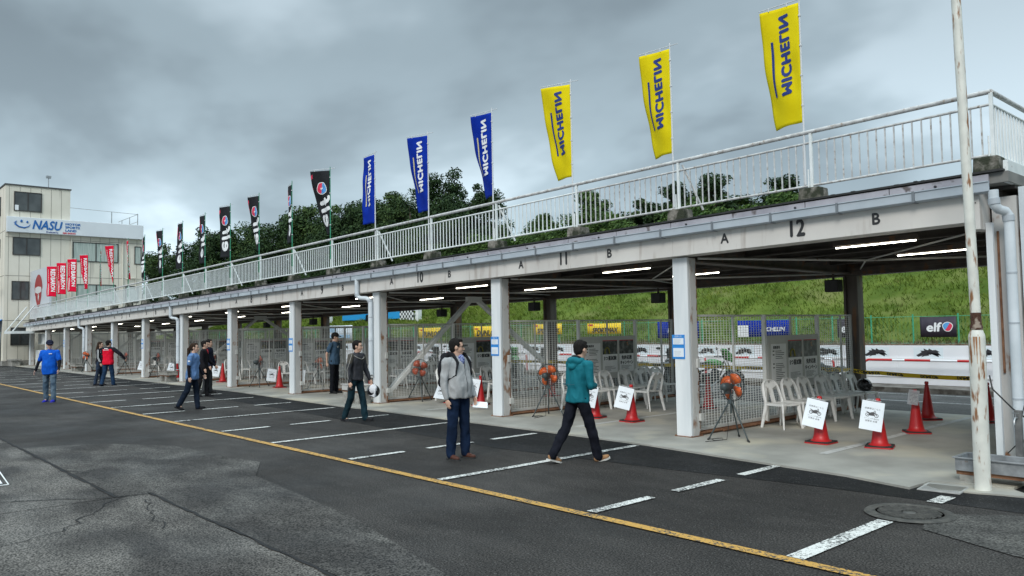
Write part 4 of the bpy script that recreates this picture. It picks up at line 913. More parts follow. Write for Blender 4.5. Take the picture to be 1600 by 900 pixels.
def banner(x0, x1, z0, z1, m, lab, name='banner'):
    t = thing(name, lab, 'banner', ((x0+x1)/2, 12.55, (z0+z1)/2)); w2, h2 = (x1-x0)/2, (z1-z0)/2
    b = MB(); n = 16; vs = [(-w2+2*w2*i/n, .006*sin(i*1.3)-.004*j, -h2+h2*j-(.012*sin(pi*i/n) if j == 2 else 0)) for j in range(3) for i in range(n+1)]
    b.add(vs, [(j*(n+1)+i, j*(n+1)+i+1, (j+1)*(n+1)+i+1, (j+1)*(n+1)+i) for j in range(2) for i in range(n)], True); c = b.build('cloth', m, t); so = c.modifiers.new('t', 'SOLIDIFY'); so.thickness = .004
    return t, c
def ball(b, x, z, s, c0, c1, o=-.02, n=18):
    b.add([(x, o, z)]+[(x+s*cos(c0+(c1-c0)*i/n)*(1+.1*sin(3*(c0+(c1-c0)*i/n))), o, z+s*sin(c0+(c1-c0)*i/n)) for i in range(n+1)], [(0, i, i+1) for i in range(1, n+1)])
MT['elf_banner'] = mat('elf_banner_cloth', (.028, .022, .038), (.04, .032, .05), 3, .6)
for (x0, x1, lab) in ((-5.56, -4.62, 'black oil maker banner with white lettering left of the rusty pole'), (-7.95, -7.13, 'black oil maker banner half hidden by the rear column')):
    t, c = banner(x0, x1, 1.42, 1.99, MT['elf_banner'], lab)
    b = MB(); b.text('elf', Matrix.Translation((-.13, -.018, -.02)) @ RXZ, .34, .012, xs=1.12, shear=.1); b.build('lettering', MT['white_ink'], c)
    b = MB(); ball(b, .25, .0, .135, 0, 2*pi); b.build('ball_outline', MT['white_ink'], c)
    b = MB(); ball(b, .25, .0, .115, rad(60), rad(235), -.023); b.build('ball_blue', MT['elf_blue'], c); b = MB(); ball(b, .25, 0, .115, rad(-125), rad(60), -.023); b.build('ball_red', MT['elf_red'], c)
t, c = banner(-11.4, -9.5, 1.45, 2.0, MT['blue_flag'], 'blue and white tyre maker banner behind the mesh of bay 12')
b = MB(); b.text('MICHELIN', Matrix.Translation((.35, -.018, -.03)) @ RXZ, .19, .006, shear=.15); b.build('lettering', MT['white_ink'], c); b = MB(); b.box(-.94, -.52, -.02, -.014, -.27, .12); b.build('white_panel', MT['white_ink'], c)
t, c = banner(-14.75, -12.95, 1.42, 2.02, MT['blue_flag'], 'blue tyre maker banner partly behind the column between bays 11 and 12'); b = MB(); b.text('MICHELIN', Matrix.Translation((.1, -.018, -.03)) @ RXZ, .24, .006, shear=.15); b.build('lettering', MT['white_ink'], c)
for x0, x1, word, z0, z1, lab in ((-18.25, -16.5, 'SPORTMAX', 1.6, 2.02, 'yellow banner of a sport tyre range, right of the man in teal'), (-21.4, -19.7, 'SPORTMAX', 1.6, 2.05, 'yellow banner of a sport tyre range, left of the man in teal'), (-25.5, -23.7, 'DUNLOP', 1.48, 2.02, 'yellow tyre maker banner partly hidden by the column behind the man in grey'), (-30.0, -28.0, 'DUNLOP', 1.48, 2.0, 'yellow tyre maker banner crossed by the diagonal brace')):
    t, c = banner(x0, x1, z0, z1, MT['tape_yellow'], lab); b = MB(); b.text(word, Matrix.Translation((.05, -.018, -.07)) @ RXZ, .25 if word != 'DUNLOP' else .36, .012, xs=1.0, shear=.25); b.build('lettering', MT['ink'], c); b = MB(); b.box(-.8, -.55, -.02, -.014, .12, .17); b.build('red_mark', MT['red_ink'], c)
t, c = banner(-39.5, -36.6, 1.35, 2.25, mat('pale_board', (.66, .74, .82), (.74, .80, .86), 1, .5), 'pale blue and white board behind the man in the dark cap')
b = MB(); b.box(-1.2, 1.2, -.02, -.014, -.30, -.1); b.box(-1.2, -.4, -.02, -.014, .05, .3); b.build('blue_block', mat('soft_blue', (.35, .55, .75), None), c)
# yellow warning tape with upside lettering
tp = thing('warning_tape', 'yellow tape printed with a tyre maker name strung along the rear columns', 'tape')
b = MB(); P_ = [(-1.63, 5.06, .80), (-3.9, 5.9, .80), (-4.55, 6.0, .84), (-9.2, 6.0, .84), (-13.9, 6.0, .84), (-18.6, 6.0, .84)]
TLW = []
for i in range(len(P_)-1):
    a_, c_ = Vector(P_[i]), Vector(P_[i+1]); n = 16
    for j in range(n):
        p0, p1 = a_.lerp(c_, j/n), a_.lerp(c_, (j+1)/n); sg = .02*sin(pi*j/n), .02*sin(pi*(j+1)/n)
        b.add([p0-Vector((0, 0, sg[0]+.04)), p1-Vector((0, 0, sg[1]+.04)), p1-Vector((0, 0, sg[1]-.04)), p0-Vector((0, 0, sg[0]-.04))], [(0, 1, 2, 3)])
    l = (c_-a_).length; d_ = (c_-a_).normalized(); m_ = max(2, int(l/.80)); nrm = Vector((-d_.y, d_.x, 0)); nrm = -nrm if nrm.y > 0 else nrm
    for j in range(m_):
        q = (j+.5)/m_; pc = a_.lerp(c_, q)-Vector((0, 0, .02*sin(pi*q)))+nrm*.004
        # the tape is twisted: the words stand on their heads
        Mx = Matrix.Translation(pc) @ Matrix(((-d_.x, 0, nrm.x, 0), (-d_.y, 0, nrm.y, 0), (0, -1, 0, 0), (0, 0, 0, 1)))
        tl = MB(); tl.text('DUNLOP', Mx, .075, .004, xs=1.3, shear=.2); TLW.append(tl)
tb_ = b.build('tape_strip', MT['tape_yellow'], tp); [q_.build('lettering', MT['ink'], tb_) for q_ in TLW]
# red and white hoop barriers on the kerb
def hoop(x0, x1, lab):
    t = thing('hoop_barrier', lab, 'barrier', (x0, 11.6, .13), group='red and white hoop barriers on the kerb'); L_ = x1-x0
    P_ = [(0, 0, 0), (0, 0, .55), (.03, 0, .64), (.12, 0, .68)]+[(.12+(L_-.24)*i/10, 0, .68) for i in range(1, 10)]+[(L_-.12, 0, .68), (L_-.03, 0, .64), (L_, 0, .55), (L_, 0, 0)]
    b = MB()
    for i in range(len(P_)-1): b.cur = 0 if (i in (1, 2, 3, 4) or (i//2) % 2 == 1) else 1; b.tube([P_[i], P_[i+1]], .032, 8)
    b.build('bent_tube', [MT['cone_red'], MT['wall_white']], t); return t
h0 = hoop(-6.75, -3.2, 'red and white hoop barrier left of the rusty pole')
for i, x in enumerate((-11.2, -15.6, -20.0, -24.4, -28.8)): dup(h0, (x, 11.6, .13), 0, 'red and white hoop barrier behind the parked motorcycles, %s from the right' % ordn[i])

# ------------------------------------------------------------------ parked motorcycles
def make_bike(lab, body_m):
    t = thing('motorcycle', lab, 'motorcycle', group='motorcycles parked behind the garage')
    for x, nm in ((-.70, 'rear_wheel'), (.72, 'front_wheel')):
        b = MB(); R = Matrix.Rotation(pi/2, 3, 'X'); r_ = .31
        b.tube([(x+r_*cos(2*pi*k/24), 0, .31+r_*sin(2*pi*k/24)-.0) for k in range(24)], .058 if x < 0 else .045, 8, closed=True); w_ = b.build(nm, MT['rubber'], t)
        b = MB(); b.lathe([(.235, -.03), (.25, -.03), (.25, .03), (.235, .03), (.235, -.03)], (x, 0, .31), 24, axis=R); b.lathe([(.035, -.06), (.035, .06)], (x, 0, .31), 12, axis=R)
        for k in range(10): a = 2*pi*k/10; b.tube([(x+.03*cos(a), 0, .31+.03*sin(a)), (x+.24*cos(a), 0, .31+.24*sin(a))], .008, 5)
        b.lathe([(.10, .05), (.15, .05), (.15, .056), (.10, .056), (.10, .05)], (x, 0, .31), 20, axis=R); b.build('rim', MT['chrome'], w_)
    b = MB()
    for s_ in (-1, 1): b.tube([(.72, .085*s_, .31), (.50, .085*s_, .88)], [.026, .022], 10)
    b.build('front_fork', MT['chrome'], t)
    b = MB(); b.tube([(.48, 0, .84), (.1, 0, .70), (-.25, 0, .60), (-.3, 0, .35)], .03, 8); b.tube([(.46, 0, .74), (.25, 0, .35), (-.3, 0, .3)], .025, 8); b.tube([(-.25, .1, .34), (-.70, .1, .31)], .03, 8); b.tube([(-.25, -.1, .34), (-.70, -.1, .31)], .03, 8); b.build('frame', MT['black_paint'], t)
    b = MB(); b.cbox((.05, 0, .42), (.42, .26, .26)); b.lathe([(.10, -.17), (.13, -.15), (.13, .15), (.10, .17)], (.0, 0, .38), 16, axis=Matrix.Rotation(pi/2, 3, 'X')); b.cbox((.18, 0, .56), (.16, .2, .2), Matrix.Rotation(.4, 3, 'Y')); b.build('engine', MT['fan_grey'], t, .02)
    b = MB(); b.ell((.16, 0, .80), (.28, .16, .13), Matrix.Rotation(.15, 3, 'Y'), 18); b.build('fuel_tank', body_m, t)
    b = MB(); b.ell((-.33, 0, .79), (.34, .12, .055), Matrix.Rotation(-.08, 3, 'Y'), 16); b.build('saddle', MT['rubber'], t)
    b = MB(); b.prism([(-.35, .74), (-.85, .86), (-.95, .82), (-.6, .64), (-.3, .6)], -.09, .09); b.build('tail', body_m, t, .02)
    b = MB(); b.prism([(.95, .60), (.92, .645), (.72, .675), (.52, .645), (.50, .60), (.72, .63)], -.055, .055); b.build('mudguard', body_m, t, .01)
    b = MB(); b.prism([(.70, 1.02), (.46, 1.22), (.40, 1.18), (.50, .9), (.66, .84), (.74, .92)], -.13, .13); b.build('fairing', body_m, t, .03)
    b = MB(); b.lathe([(.02, 0), (.09, .01), (.10, .05), (.07, .09)], (.735, 0, .92), 14, axis=Matrix.Rotation(-pi/2, 3, 'Y')); b.build('headlight', MT['chrome'], t)
    b = MB(); b.tube([(.36, -.38, .98), (.42, -.25, 1.0), (.47, 0, .97), (.42, .25, 1.0), (.36, .38, .98)], .014, 8); hb_ = b.build('handlebar', MT['black_paint'], t)
    for s_ in (-1, 1):
        b = MB(); b.tube([(.40, .26*s_, 1.0), (.44, .34*s_, 1.17)], .007, 6); b.ell((.43, .37*s_, 1.2), (.015, .065, .04), None, 12); b.build('mirror', MT['black_paint'], hb_)
    b = MB(); b.tube([(.2, -.13, .35), (.0, -.15, .22), (-.35, -.16, .24), (-.78, -.17, .42)], [.02, .025, .045, .05], 10); b.build('exhaust', MT['chrome'], t)
    b = MB(); b.tube([(-.05, .12, .3), (-.1, .32, .01)], .012, 6); b.build('kickstand', MT['black_paint'], t)
    return t
bk = [make_bike('green and black sport motorcycle behind the first mesh partition', mat('paint_green', (.06, .35, .05), None, rough=.25, coat=.5)), make_bike('white adventure motorcycle behind the chairs of bay 11', mat('paint_white', (.55, .56, .55), None, rough=.3, coat=.4)), make_bike('dark grey motorcycle parked behind bay 12', mat('paint_dark', (.03, .032, .036), None, rough=.25, coat=.5)), make_bike('red motorcycle parked behind bay 10', mat('paint_red', (.45, .02, .02), None, rough=.25, coat=.5))]
for o, x, a in ((bk[2], -6.0, 150), (bk[0], -9.15, 60), (bk[1], -11.9, 160), (bk[3], -20.3, 130)): o.location = (x, 7.5, .006); o.rotation_euler = (0, rad(0), rad(a))
dup(bk[2], (-10.6, 7.7, .006), rad(120), 'dark grey motorcycle behind the last chairs of bay 11'); dup(bk[2], (-15.6, 7.6, .006), rad(140), 'dark grey motorcycle behind the second orange fan'); dup(bk[1], (-18.6, 7.7, .006), rad(150), 'white motorcycle behind the man in grey')
dup(bk[2], (-21.9, 7.6, .006), rad(135), 'dark grey motorcycle behind the diagonal brace of bay 10'); dup(bk[2], (-25.2, 7.6, .006), rad(150), 'dark grey motorcycle behind the red bladed fan'); dup(bk[0], (-16.9, 7.4, .006), rad(140), 'green motorcycle left of the man in teal')
# helmet on the last chair
hm = thing('motorcycle_helmet', 'glossy black motorcycle helmet resting on the last white chair', 'helmet', (-3.86, 5.1, .60), rad(-20))
b = MB(); b.ell((0, 0, 0), (.16, .125, .135), None, 24); b.ell((.07, 0, -.06), (.10, .095, .07), None, 20); b.build('shell', mat('helmet_black', (.012, .012, .014), None, rough=.12, coat=.8), hm)
b = MB(); b.ell((.045, 0, .015), (.125, .118, .06), None, 20); b.build('visor', mat('visor_smoke', (.05, .05, .055), None, rough=.05), hm); b = MB(); b.tube([(.10, -.1, -.02), (.165, -.05, -.02), (.175, 0, -.02), (.165, .05, -.02), (.1, .1, -.02)], .008, 6); b.build('visor_rim', MT['rubber'], hm)
# ------------------------------------------------------------------ office building at the far end
of = thing('office_building', 'cream four storey office block with dark windows at the far end', 'building', (-58, 0, 0))
X0 = -58; MT['office_wall'] = mat('office_wall', (.66, .625, .53), (.74, .70, .61), .5, .8, c3=(.30, .27, .23), s3=.8, t3=(.60, .80), st3=(1, 2.5, .25), detail=8)
def ob(x0, x1, y0, y1, z0, z1, name, m, par=None, bevel=0):
    b = MB(); b.box(x0-X0, x1-X0, y0, y1, z0, z1); return b.build(name, m, par or of, bevel)
w1 = ob(-70, -58, -1.2, 2.66, 0, 12.12, 'tower_wall', MT['office_wall']); w2 = ob(-69, -58, 2.663, 7.45, 0, 9.95, 'wing_wall', MT['office_wall'])
b = MB()
for y in [-1.0+.62*i for i in range(14)]:
    top = 12.05 if y < 2.6 else 8.9
    for z0_, z1_ in ((.4, 3.0), (3.02, 6.0), (6.02, top)): b.box(.001, .006, y, y+.02, z0_, z1_)
for z in (3.0, 6.0, 8.6): b.box(.001, .006, -1.15, 7.4, z, z+.03)
for x in [-.9*i for i in range(1, 13)]: b.box(x, x+.02, -1.206, -1.201, .3, 12)
for z in (3, 6, 9): b.box(-12, 0, -1.206, -1.201, z, z+.03)
b.build('panel_joint', mat('joint_dark', (.20, .18, .155), None, rough=.9), w1)
b = MB(); b.box(-12.06, .06, -1.26, 2.72, 12.12, 12.2); b.build('roof_coping', mat('coping_dark', (.06, .06, .065), None, rough=.6), of)
b = MB(); b.box(-12, .05, -1.24, -1.201, 0, .35); b.box(.001, .04, -1.24, 7.45, 0, .35); b.build('base_course', MT['concrete'], of)
MT['glass_dark'] = mat('window_glass', (.035, .04, .042), (.09, .10, .10), .8, .12, spec=.7); MT['curtain'] = mat('curtain', (.30, .37, .34), (.48, .54, .50), 3, .7, stretch=(1, 6, .3)); MT['frame_dark'] = mat('window_frame', (.04, .035, .032), None, rough=.5)
def win(y0, y1, z0, z1, mull=1, curtain=False, front=False):
    f = MB(); g = MB(); t_ = .05
    if not front:
        bx = lambda B, a, c, d, e, x0=.008, x1=.05: B.box(x0, x1, a, c, d, e)
    else: bx = lambda B, a, c, d, e, x0=.008, x1=.05: B.box(a, c, -1.2-x1, -1.2-x0, d, e)
    bx(f, y0, y1, z0, z0+t_); bx(f, y0, y1, z1-t_, z1); bx(f, y0, y0+t_, z0+t_, z1-t_); bx(f, y1-t_, y1, z0+t_, z1-t_)
    for i in range(mull): ym = y0+(y1-y0)*(i+1)/(mull+1); bx(f, ym-.03, ym+.03, z0+t_, z1-t_)
    fo = f.build('window', MT['frame_dark'], of); bx(g, y0+t_, y1-t_, z0+t_, z1-t_, .009, .022); g.build('pane', MT['curtain'] if curtain else MT['glass_dark'], fo)
win(-.72, .92, 10.4, 11.72); win(-.76, .88, 7.42, 8.62); win(-.78, .25, 4.4, 5.66); win(-.80, .30, 1.35, 2.55)
win(2.85, 5.8, 7.15, 8.52, 1, True); win(6.9, 7.38, 7.1, 8.42, 0, True); win(3.1, 5.65, 4.3, 5.55, 1, True); win(6.3, 7.2, 4.3, 5.5, 0, True)
for x0 in (-1.6, -4.8): 
    for z in (4.4, 7.3, 10.2): win(x0-1.2, x0, z, z+1.3, 1, False, True)
b = MB(); b.box(.03, .04, -.70, -.45, 10.45, 10.8); b.build('window_paper', MT['white_ink'], of)
b = MB(); b.tube([(.06, 2.75, 0), (.06, 2.75, 8.9)], .04, 6); b.tube([(.06, 6.1, 4.0), (.06, 6.1, 8.9)], .04, 6); b.tube([(.1, 6.3, 6.0), (.1, 7.0, 6.1), (.1, 7.0, 5.2)], .04, 6); b.build('wall_pipe', MT['office_wall'], of)
# roof rail and antenna
b = MB(); b.tube([(-1, 2.7, 11.05), (-1, 7.4, 10.95)], .02, 5); b.tube([(-1, 7.4, 10.95), (-6, 7.4, 10.95)], .02, 5)
for y in (5.6, 7.4): b.tube([(-1, y, 9.95), (-1, y, 11.0)], .03, 5)
for x in (-3, -5): b.tube([(x, 7.4, 9.95), (x, 7.4, 10.95)], .025, 5)
b.tube([(-1, 7.4, 10.4), (-6, 7.4, 10.4)], .02, 5); b.build('roof_rail', MT['chrome'], of)
b = MB(); b.tube([(0-.5, 1.4, 12.1), (-.5, 1.4, 13.1)], .03, 6); b.cbox((-.5, 1.4, 13.0), (.2, .3, .16)); b.build('antenna', MT['chrome'], of)
# sign
sg = thing('office_sign', 'long silver white sign board across the office with a blue smile mark and name', 'sign', (-57.7, 3.1, 9.45))
b = MB(); b.box(-.29, .0, -4.25, 4.33, -.52, .52); b.build('sign_board', mat('sign_silver', (.66, .70, .74), (.72, .76, .80), .5, .4), sg, .02)
RY = Matrix(((0, 0, 1, .015), (1, 0, 0, 0), (0, 1, 0, 0), (0, 0, 0, 1)))
def TR(y, z): return Matrix.Translation((0, y, z)) @ RY
MT['sign_blue'] = mat('sign_blue', (.01, .13, .42), None, rough=.5)
b = MB(); b.text('NASU', TR(-1.93, .02), .84, .028, xs=.80, shear=.25); b.build('main_lettering', MT['sign_blue'], sg)
b = MB(); b.tube([(.02, -3.85, .10), (.02, -3.72, .22), (.02, -3.78, .02), (.02, -3.55, -.15), (.02, -3.25, -.20), (.02, -3.0, -.10), (.02, -2.9, .05)], [.02, .05, .055, .05, .045, .03, .012], 6, squash=.3, up=(0, 0, 1)); b.ell((.02, -3.42, .24), (.02, .075, .095), None, 12); b.ell((.02, -3.08, .2), (.02, .06, .085), None, 12); b.build('smile_mark', MT['sign_blue'], sg)
b = MB()
for i, s_ in enumerate(('MOTOR', 'SPORTS', 'LAND')): b.text(s_, TR(-.80, .22-.22*i), .21, .009, align='LEFT', xs=1.25)
b.build('side_lettering', MT['sign_blue'], sg)
b = MB(); b.text('Produced by', TR(-1.95, -.40), .15, .005, align='LEFT', xs=.95); b.build('small_lettering', MT['navy_ink'], sg); b = MB(); b.text('RED BARON', TR(-.95, -.41), .15, .007, align='LEFT', xs=.95); b.build('small_lettering', MT['red_ink'], sg)
# emblem board at the end of the terrace
eb_ = thing('emblem_board', 'pale board with a red helmeted head emblem at the end of the terrace', 'sign', (-55.35, .3, 4.7))
b = MB(); b.box(-3.15, 3.15, 0, .12, -1.75, 1.60); b.build('panel', mat('emblem_panel', (.50, .53, .57), (.56, .59, .63), .5, .5), eb_)
def PX(b, pts, y): n = len(pts); b.add([(x, y, z) for x, z in pts], [tuple(range(n))])
def oval(cx_, cz_, rx, rz_, a0=0, a1=360, n=24): return [(cx_+rx*cos(rad(a0+(a1-a0)*i/n)), cz_+rz_*sin(rad(a0+(a1-a0)*i/n))) for i in range(n)]
MT['emblem_red'] = mat('emblem_red', (.32, .03, .03), None, rough=.6)
b = MB(); PX(b, oval(0, .30, 1.15, .95, 0, 180)+[(-1.1, .3), (-1.0, -.1)], -.012); PX(b, [(-.95, .3), (-.8, -.3), (-.35, -.78), (.05, -.85), (.45, -.75), (.85, -.25), (1.0, .3)], -.014); b.build('helmet_shape', MT['emblem_red'], eb_)
b = MB(); PX(b, [(-.95, .12), (-.9, .42), (-.1, .48), (.85, .40), (.95, .12), (.3, .02), (-.3, .02)], -.02); PX(b, [(.0, .1), (.25, -.2), (.05, -.5), (-.12, -.2)], -.02); b.build('goggle_shape', mat('emblem_white', (.6, .6, .6), None), eb_)
b = MB(); b.text('RED BARON', Matrix.Translation((0, -.015, -1.14)) @ RXZ, .42, .015, xs=.85); b.build('lettering', MT['emblem_red'], eb_)
# bits at the far end of the garage
cp_ = thing('entrance_canopy', 'small white canopy frame hung by two slanting rods at the far end', 'canopy', (-56.8, -.6, 2.2))
b = MB(); b.box(-.6, 2.0, -.65, -.55, -.08, .08); b.box(-.6, -.5, -.55, .6, -.08, .08); b.box(1.9, 2.0, -.55, .6, -.08, .08); b.box(-.5, 1.9, -.55, .6, .0, .04); b.build('frame', MT['rail'], cp_); b = MB(); b.tube([(-.5, -.6, .05), (-.5, .6, 1.7)], .035, 6); b.build('rod', MT['rail'], cp_); b = MB(); b.tube([(1.9, -.6, .05), (1.9, .6, 1.7)], .035, 6); b.build('rod', MT['rail'], cp_)
ac = thing('air_conditioner', 'white air conditioning box on the wall of the far bay', 'air conditioner', (-55.4, .7, 1.75)); b = MB(); b.box(-.9, .9, -.2, .2, -.35, .35); b.build('casing', MT['rail'], ac, .02); b = MB(); b.lathe([(.26, 0), (.28, .02)], (-.3, -.205, 0), 16, axis=Matrix.Rotation(pi/2, 3, 'X')); b.build('grille', MT['fence_frame'], ac)
bx_ = thing('white_cabinet', 'white cabinet standing below the air conditioner', 'cabinet', (-55.2, .6, .03)); b = MB(); b.box(-.8, .8, -.3, .3, 0, 1.0); b.build('body', MT['rail'], bx_, .02); b = MB(); b.box(-.01, .01, -.31, -.301, .05, .95); b.build('door_gap', MT['ink'], bx_)
aw = thing('blue_awning', 'blue awning on the front of the office at the left edge', 'awning', (-59.6, -1.21, 2.6)); b = MB(); b.prism([(0, .5), (-.9, 0), (-.9, -.35), (-.87, -.35), (-.87, .0), (0, .46)], -1.2, 1.2, 'yz'); b.build('cover', MT['blue_tape'], aw)
dr = thing('doorway', 'dark entrance under the blue awning', 'door', (-59.6, -1.21, 0)); b = MB(); b.box(-.9, .9, -.03, 0, .0, 2.2); b.build('opening', MT['glass_dark'], dr)
lp = thing('street_lamp', 'slender white lamp post with curved arm in front of the office', 'street lamp', (-57.0, -1.9, 0))
b = MB(); b.tube([(0, 0, 0), (0, 0, 2.2)], .085, 10); b.tube([(0, 0, 2.2), (-.05, 0, 5.0), (-.3, 0, 5.4), (-1.2, -.1, 5.6), (-2.2, -.2, 5.6)], .05, 8); b.build('post', MT['office_wall'], lp); b = MB(); b.ell((-2.3, -.2, 5.56), (.3, .12, .08)); b.build('lamp_head', MT['chrome'], lp)
st = thing('stone_bench', 'low concrete block bench at the foot of the office wall', 'bench', (-57.2, -.7, 0)); b = MB(); b.box(-.7, .7, -.25, .25, .0, .35); b.box(-.8, .8, -.3, .3, .352, .45); b.build('blocks', MT['concrete'], st, .02)
# pale shed and stand beyond the pit lane at the far left
sh = thing('far_shed', 'long low pale building beyond the pit lane, seen through the far bays', 'building', (-72, 20, 0))
b = MB(); b.box(-22, 20, -3, 3, .0, 3.0); b.build('wall', mat('shed_wall', (.38, .37, .34), (.46, .45, .42), .4, .8), sh); b = MB(); b.box(-22.4, 20.4, -3.4, 3.4, 3.003, 3.25); b.build('roof', mat('shed_roof', (.5, .52, .54), None), sh)
for i in range(10): b = MB(); b.box(-20+4*i, -18+4*i, -3.03, -3.003, 1.2, 2.3); b.build('window', MT['glass_dark'], sh)
# start gantry
ga = thing('start_gantry', 'white framed gantry over the track with a blue banner and chequered panels', 'gantry', (-40, 16, 0))
for x in (-5.5, 5.1): b = MB(); b.box(x-.13, x+.13, -.13, .13, .0, 3.1 if x < 0 else 3.3); b.build('upright', MT['rail'], ga)
b = MB(); b.box(-3.6, 3.6, -.12, .12, 2.62, 3.12); b.build('blue_banner', mat('gantry_blue', (.01, .28, .62), None, rough=.5), ga)
b = MB(); b.box(3.65, 5.1, -.1, .1, 3.05, 3.2); b.box(-5.4, 5.0, -.05, .05, 3.13, 3.2)
for i in range(5): b.tube([(3.0+.4*i, 0, 1.6+.12*i), (3.5+.35*i, 0, 2.9)], .04, 6)
b.tube([(2.9, 0, 1.3), (4.8, 0, 2.9)], .05, 6); b.tube([(3.3, 0, 1.2), (5.0, 0, 2.5)], .05, 6); b.build('truss', MT['rail'], ga)
b = MB()
for i in range(9):
    for j in range(4):
        if (i+j) % 2: b.box(3.3+.16*i, 3.46+.16*i, -.13, -.105, 2.5+.15*j, 2.65+.15*j)
b.build('black_chequer', MT['ink'], ga); b = MB()
for i in range(9):
    for j in range(4):
        if not (i+j) % 2: b.box(3.3+.16*i, 3.46+.16*i, -.13, -.105, 2.5+.15*j, 2.65+.15*j)
b.build('white_chequer', MT['rail'], ga)

# ------------------------------------------------------------------ trees
MT['bark'] = mat('bark', (.05, .04, .03), (.10, .08, .06), 4, .9)
def leafmat(name, a, c, d): return mat(name, a, c, .9, .75, detail=5, c3=d, s3=2.2, t3=(.48, .66), spec=.2)
LM = [leafmat('leaves_dark', (.012, .030, .012), (.030, .060, .020), (.045, .080, .024)), leafmat('leaves_mid', (.018, .042, .014), (.050, .090, .026), (.075, .115, .03)), leafmat('leaves_bright', (.028, .066, .018), (.070, .125, .030), (.10, .16, .04))]
def crown_mesh(seed, h, rw, nclump, nleaf, size, cone=0):
    r = random.Random(seed); V = []; F = []
    cl = []
    for i in range(nclump):
        for _ in range(30):
            p = Vector((r.uniform(-1, 1), r.uniform(-1, 1), r.uniform(-1, 1)))
            if .25 < p.length < 1: break
        sh = 1 if not cone else max(.15, 1-.75*max(0, (p.z+1)/2)**1.2)
        c = Vector((p.x*rw*sh, p.y*rw*sh, h*.5*(1+p.z*.92))); cl.append((c, r.uniform(.16, .36)*rw*(1-.3*max(0, p.z))))
    for c, R in cl:
        for _ in range(int(nleaf*R/(.26*rw))):
            d = Vector((r.gauss(0, 1), r.gauss(0, 1), r.gauss(0, 1))).normalized(); rr = R*(r.random()**.45)*(1+.25*noise.noise(d*2+c)); p = c+Vector((d.x*rr, d.y*rr, d.z*rr*.8))
            n_ = (d*.8+Vector((r.gauss(0, .6), r.gauss(0, .6), r.gauss(0, .6)+.4))).normalized(); a = n_.orthogonal().normalized(); bb = n_.cross(a); th = r.uniform(0, 6.3); e = (a*cos(th)+bb*sin(th)); g = n_.cross(e); s_ = size*r.uniform(.5, 1.3); i = len(V)
            V.extend([p-e*s_, p-g*s_*.5, p+e*s_, p+g*s_*.5]); F.append((i, i+1, i+2, i+3))
    m_ = MB(); m_.v = V; m_.f = F; m_.sm = [False]*len(F); m_.mi = [0]*len(F); return m_, cl
def tree(seed, lab, h, rw, mi, trunk_h=2.5, nclump=44, nleaf=170, size=.22, cone=0, name='broadleaf_tree', grp='trees behind the grass slope'):
    t = thing(name, lab, 'tree', group=grp)
    m_, cl = crown_mesh(seed, h, rw, nclump, nleaf, size, cone); m_.v = [v+Vector((0, 0, trunk_h)) for v in m_.v]
    cr_ = m_.build('crown', LM[mi], t)
    b = MB(); b.tube([(0, 0, -1), (.05, 0, trunk_h*.6), (0, .1, trunk_h+h*.45), (0, 0, trunk_h+h*.8)], [.30, .22, .14, .04], 10)
    r = random.Random(seed)
    for c, R in r.sample(cl, min(12, len(cl))): z0_ = trunk_h+max(0, c.z*.35); b.tube([(0, 0, z0_), (c.x*.5, c.y*.5, (z0_+c.z+trunk_h)/2), (c.x, c.y, c.z+trunk_h)], [.09, .05, .02], 6)
    b.build('trunk', MT['bark'], t); return t
protos = {}
spec = [(-115.3, 26, 13.8), (-102.3, 26, 14.7), (-93.4, 26, 15.3), (-90.1, 28, 14.9), (-88.5, 30, 15.9), (-82.4, 30, 15.5), (-79.9, 32, 16.9), (-77.5, 34, 17.3), (-71.8, 34, 16.2), (-66.7, 34, 16.9), (-61.9, 34, 16.4), (-55.9, 34, 17.1), (-52.6, 34.5, 15.4),
        (-51.0, 46, 12.4), (-44.8, 36, 11.9), (-37.3, 34, 12.6), (-36.2, 34.6, 10.6), (-33.6, 36, 11.8), (-31.2, 36, 12.7), (-30.4, 38, 12.4), (-27.5, 36, 12.9), (-26.1, 38, 11.2), (-21.5, 34, 11.4), (-20.2, 34.6, 10.3),
        (-64, 41, 15.2), (-58.5, 40, 14.5), (-69, 30, 12.8), (-60, 30, 12.5), (-54, 31, 12.5), (-97, 34, 13.2)]
tl_ = ['far left tree of the dark row, beside the office', 'dark tree above the black flags']
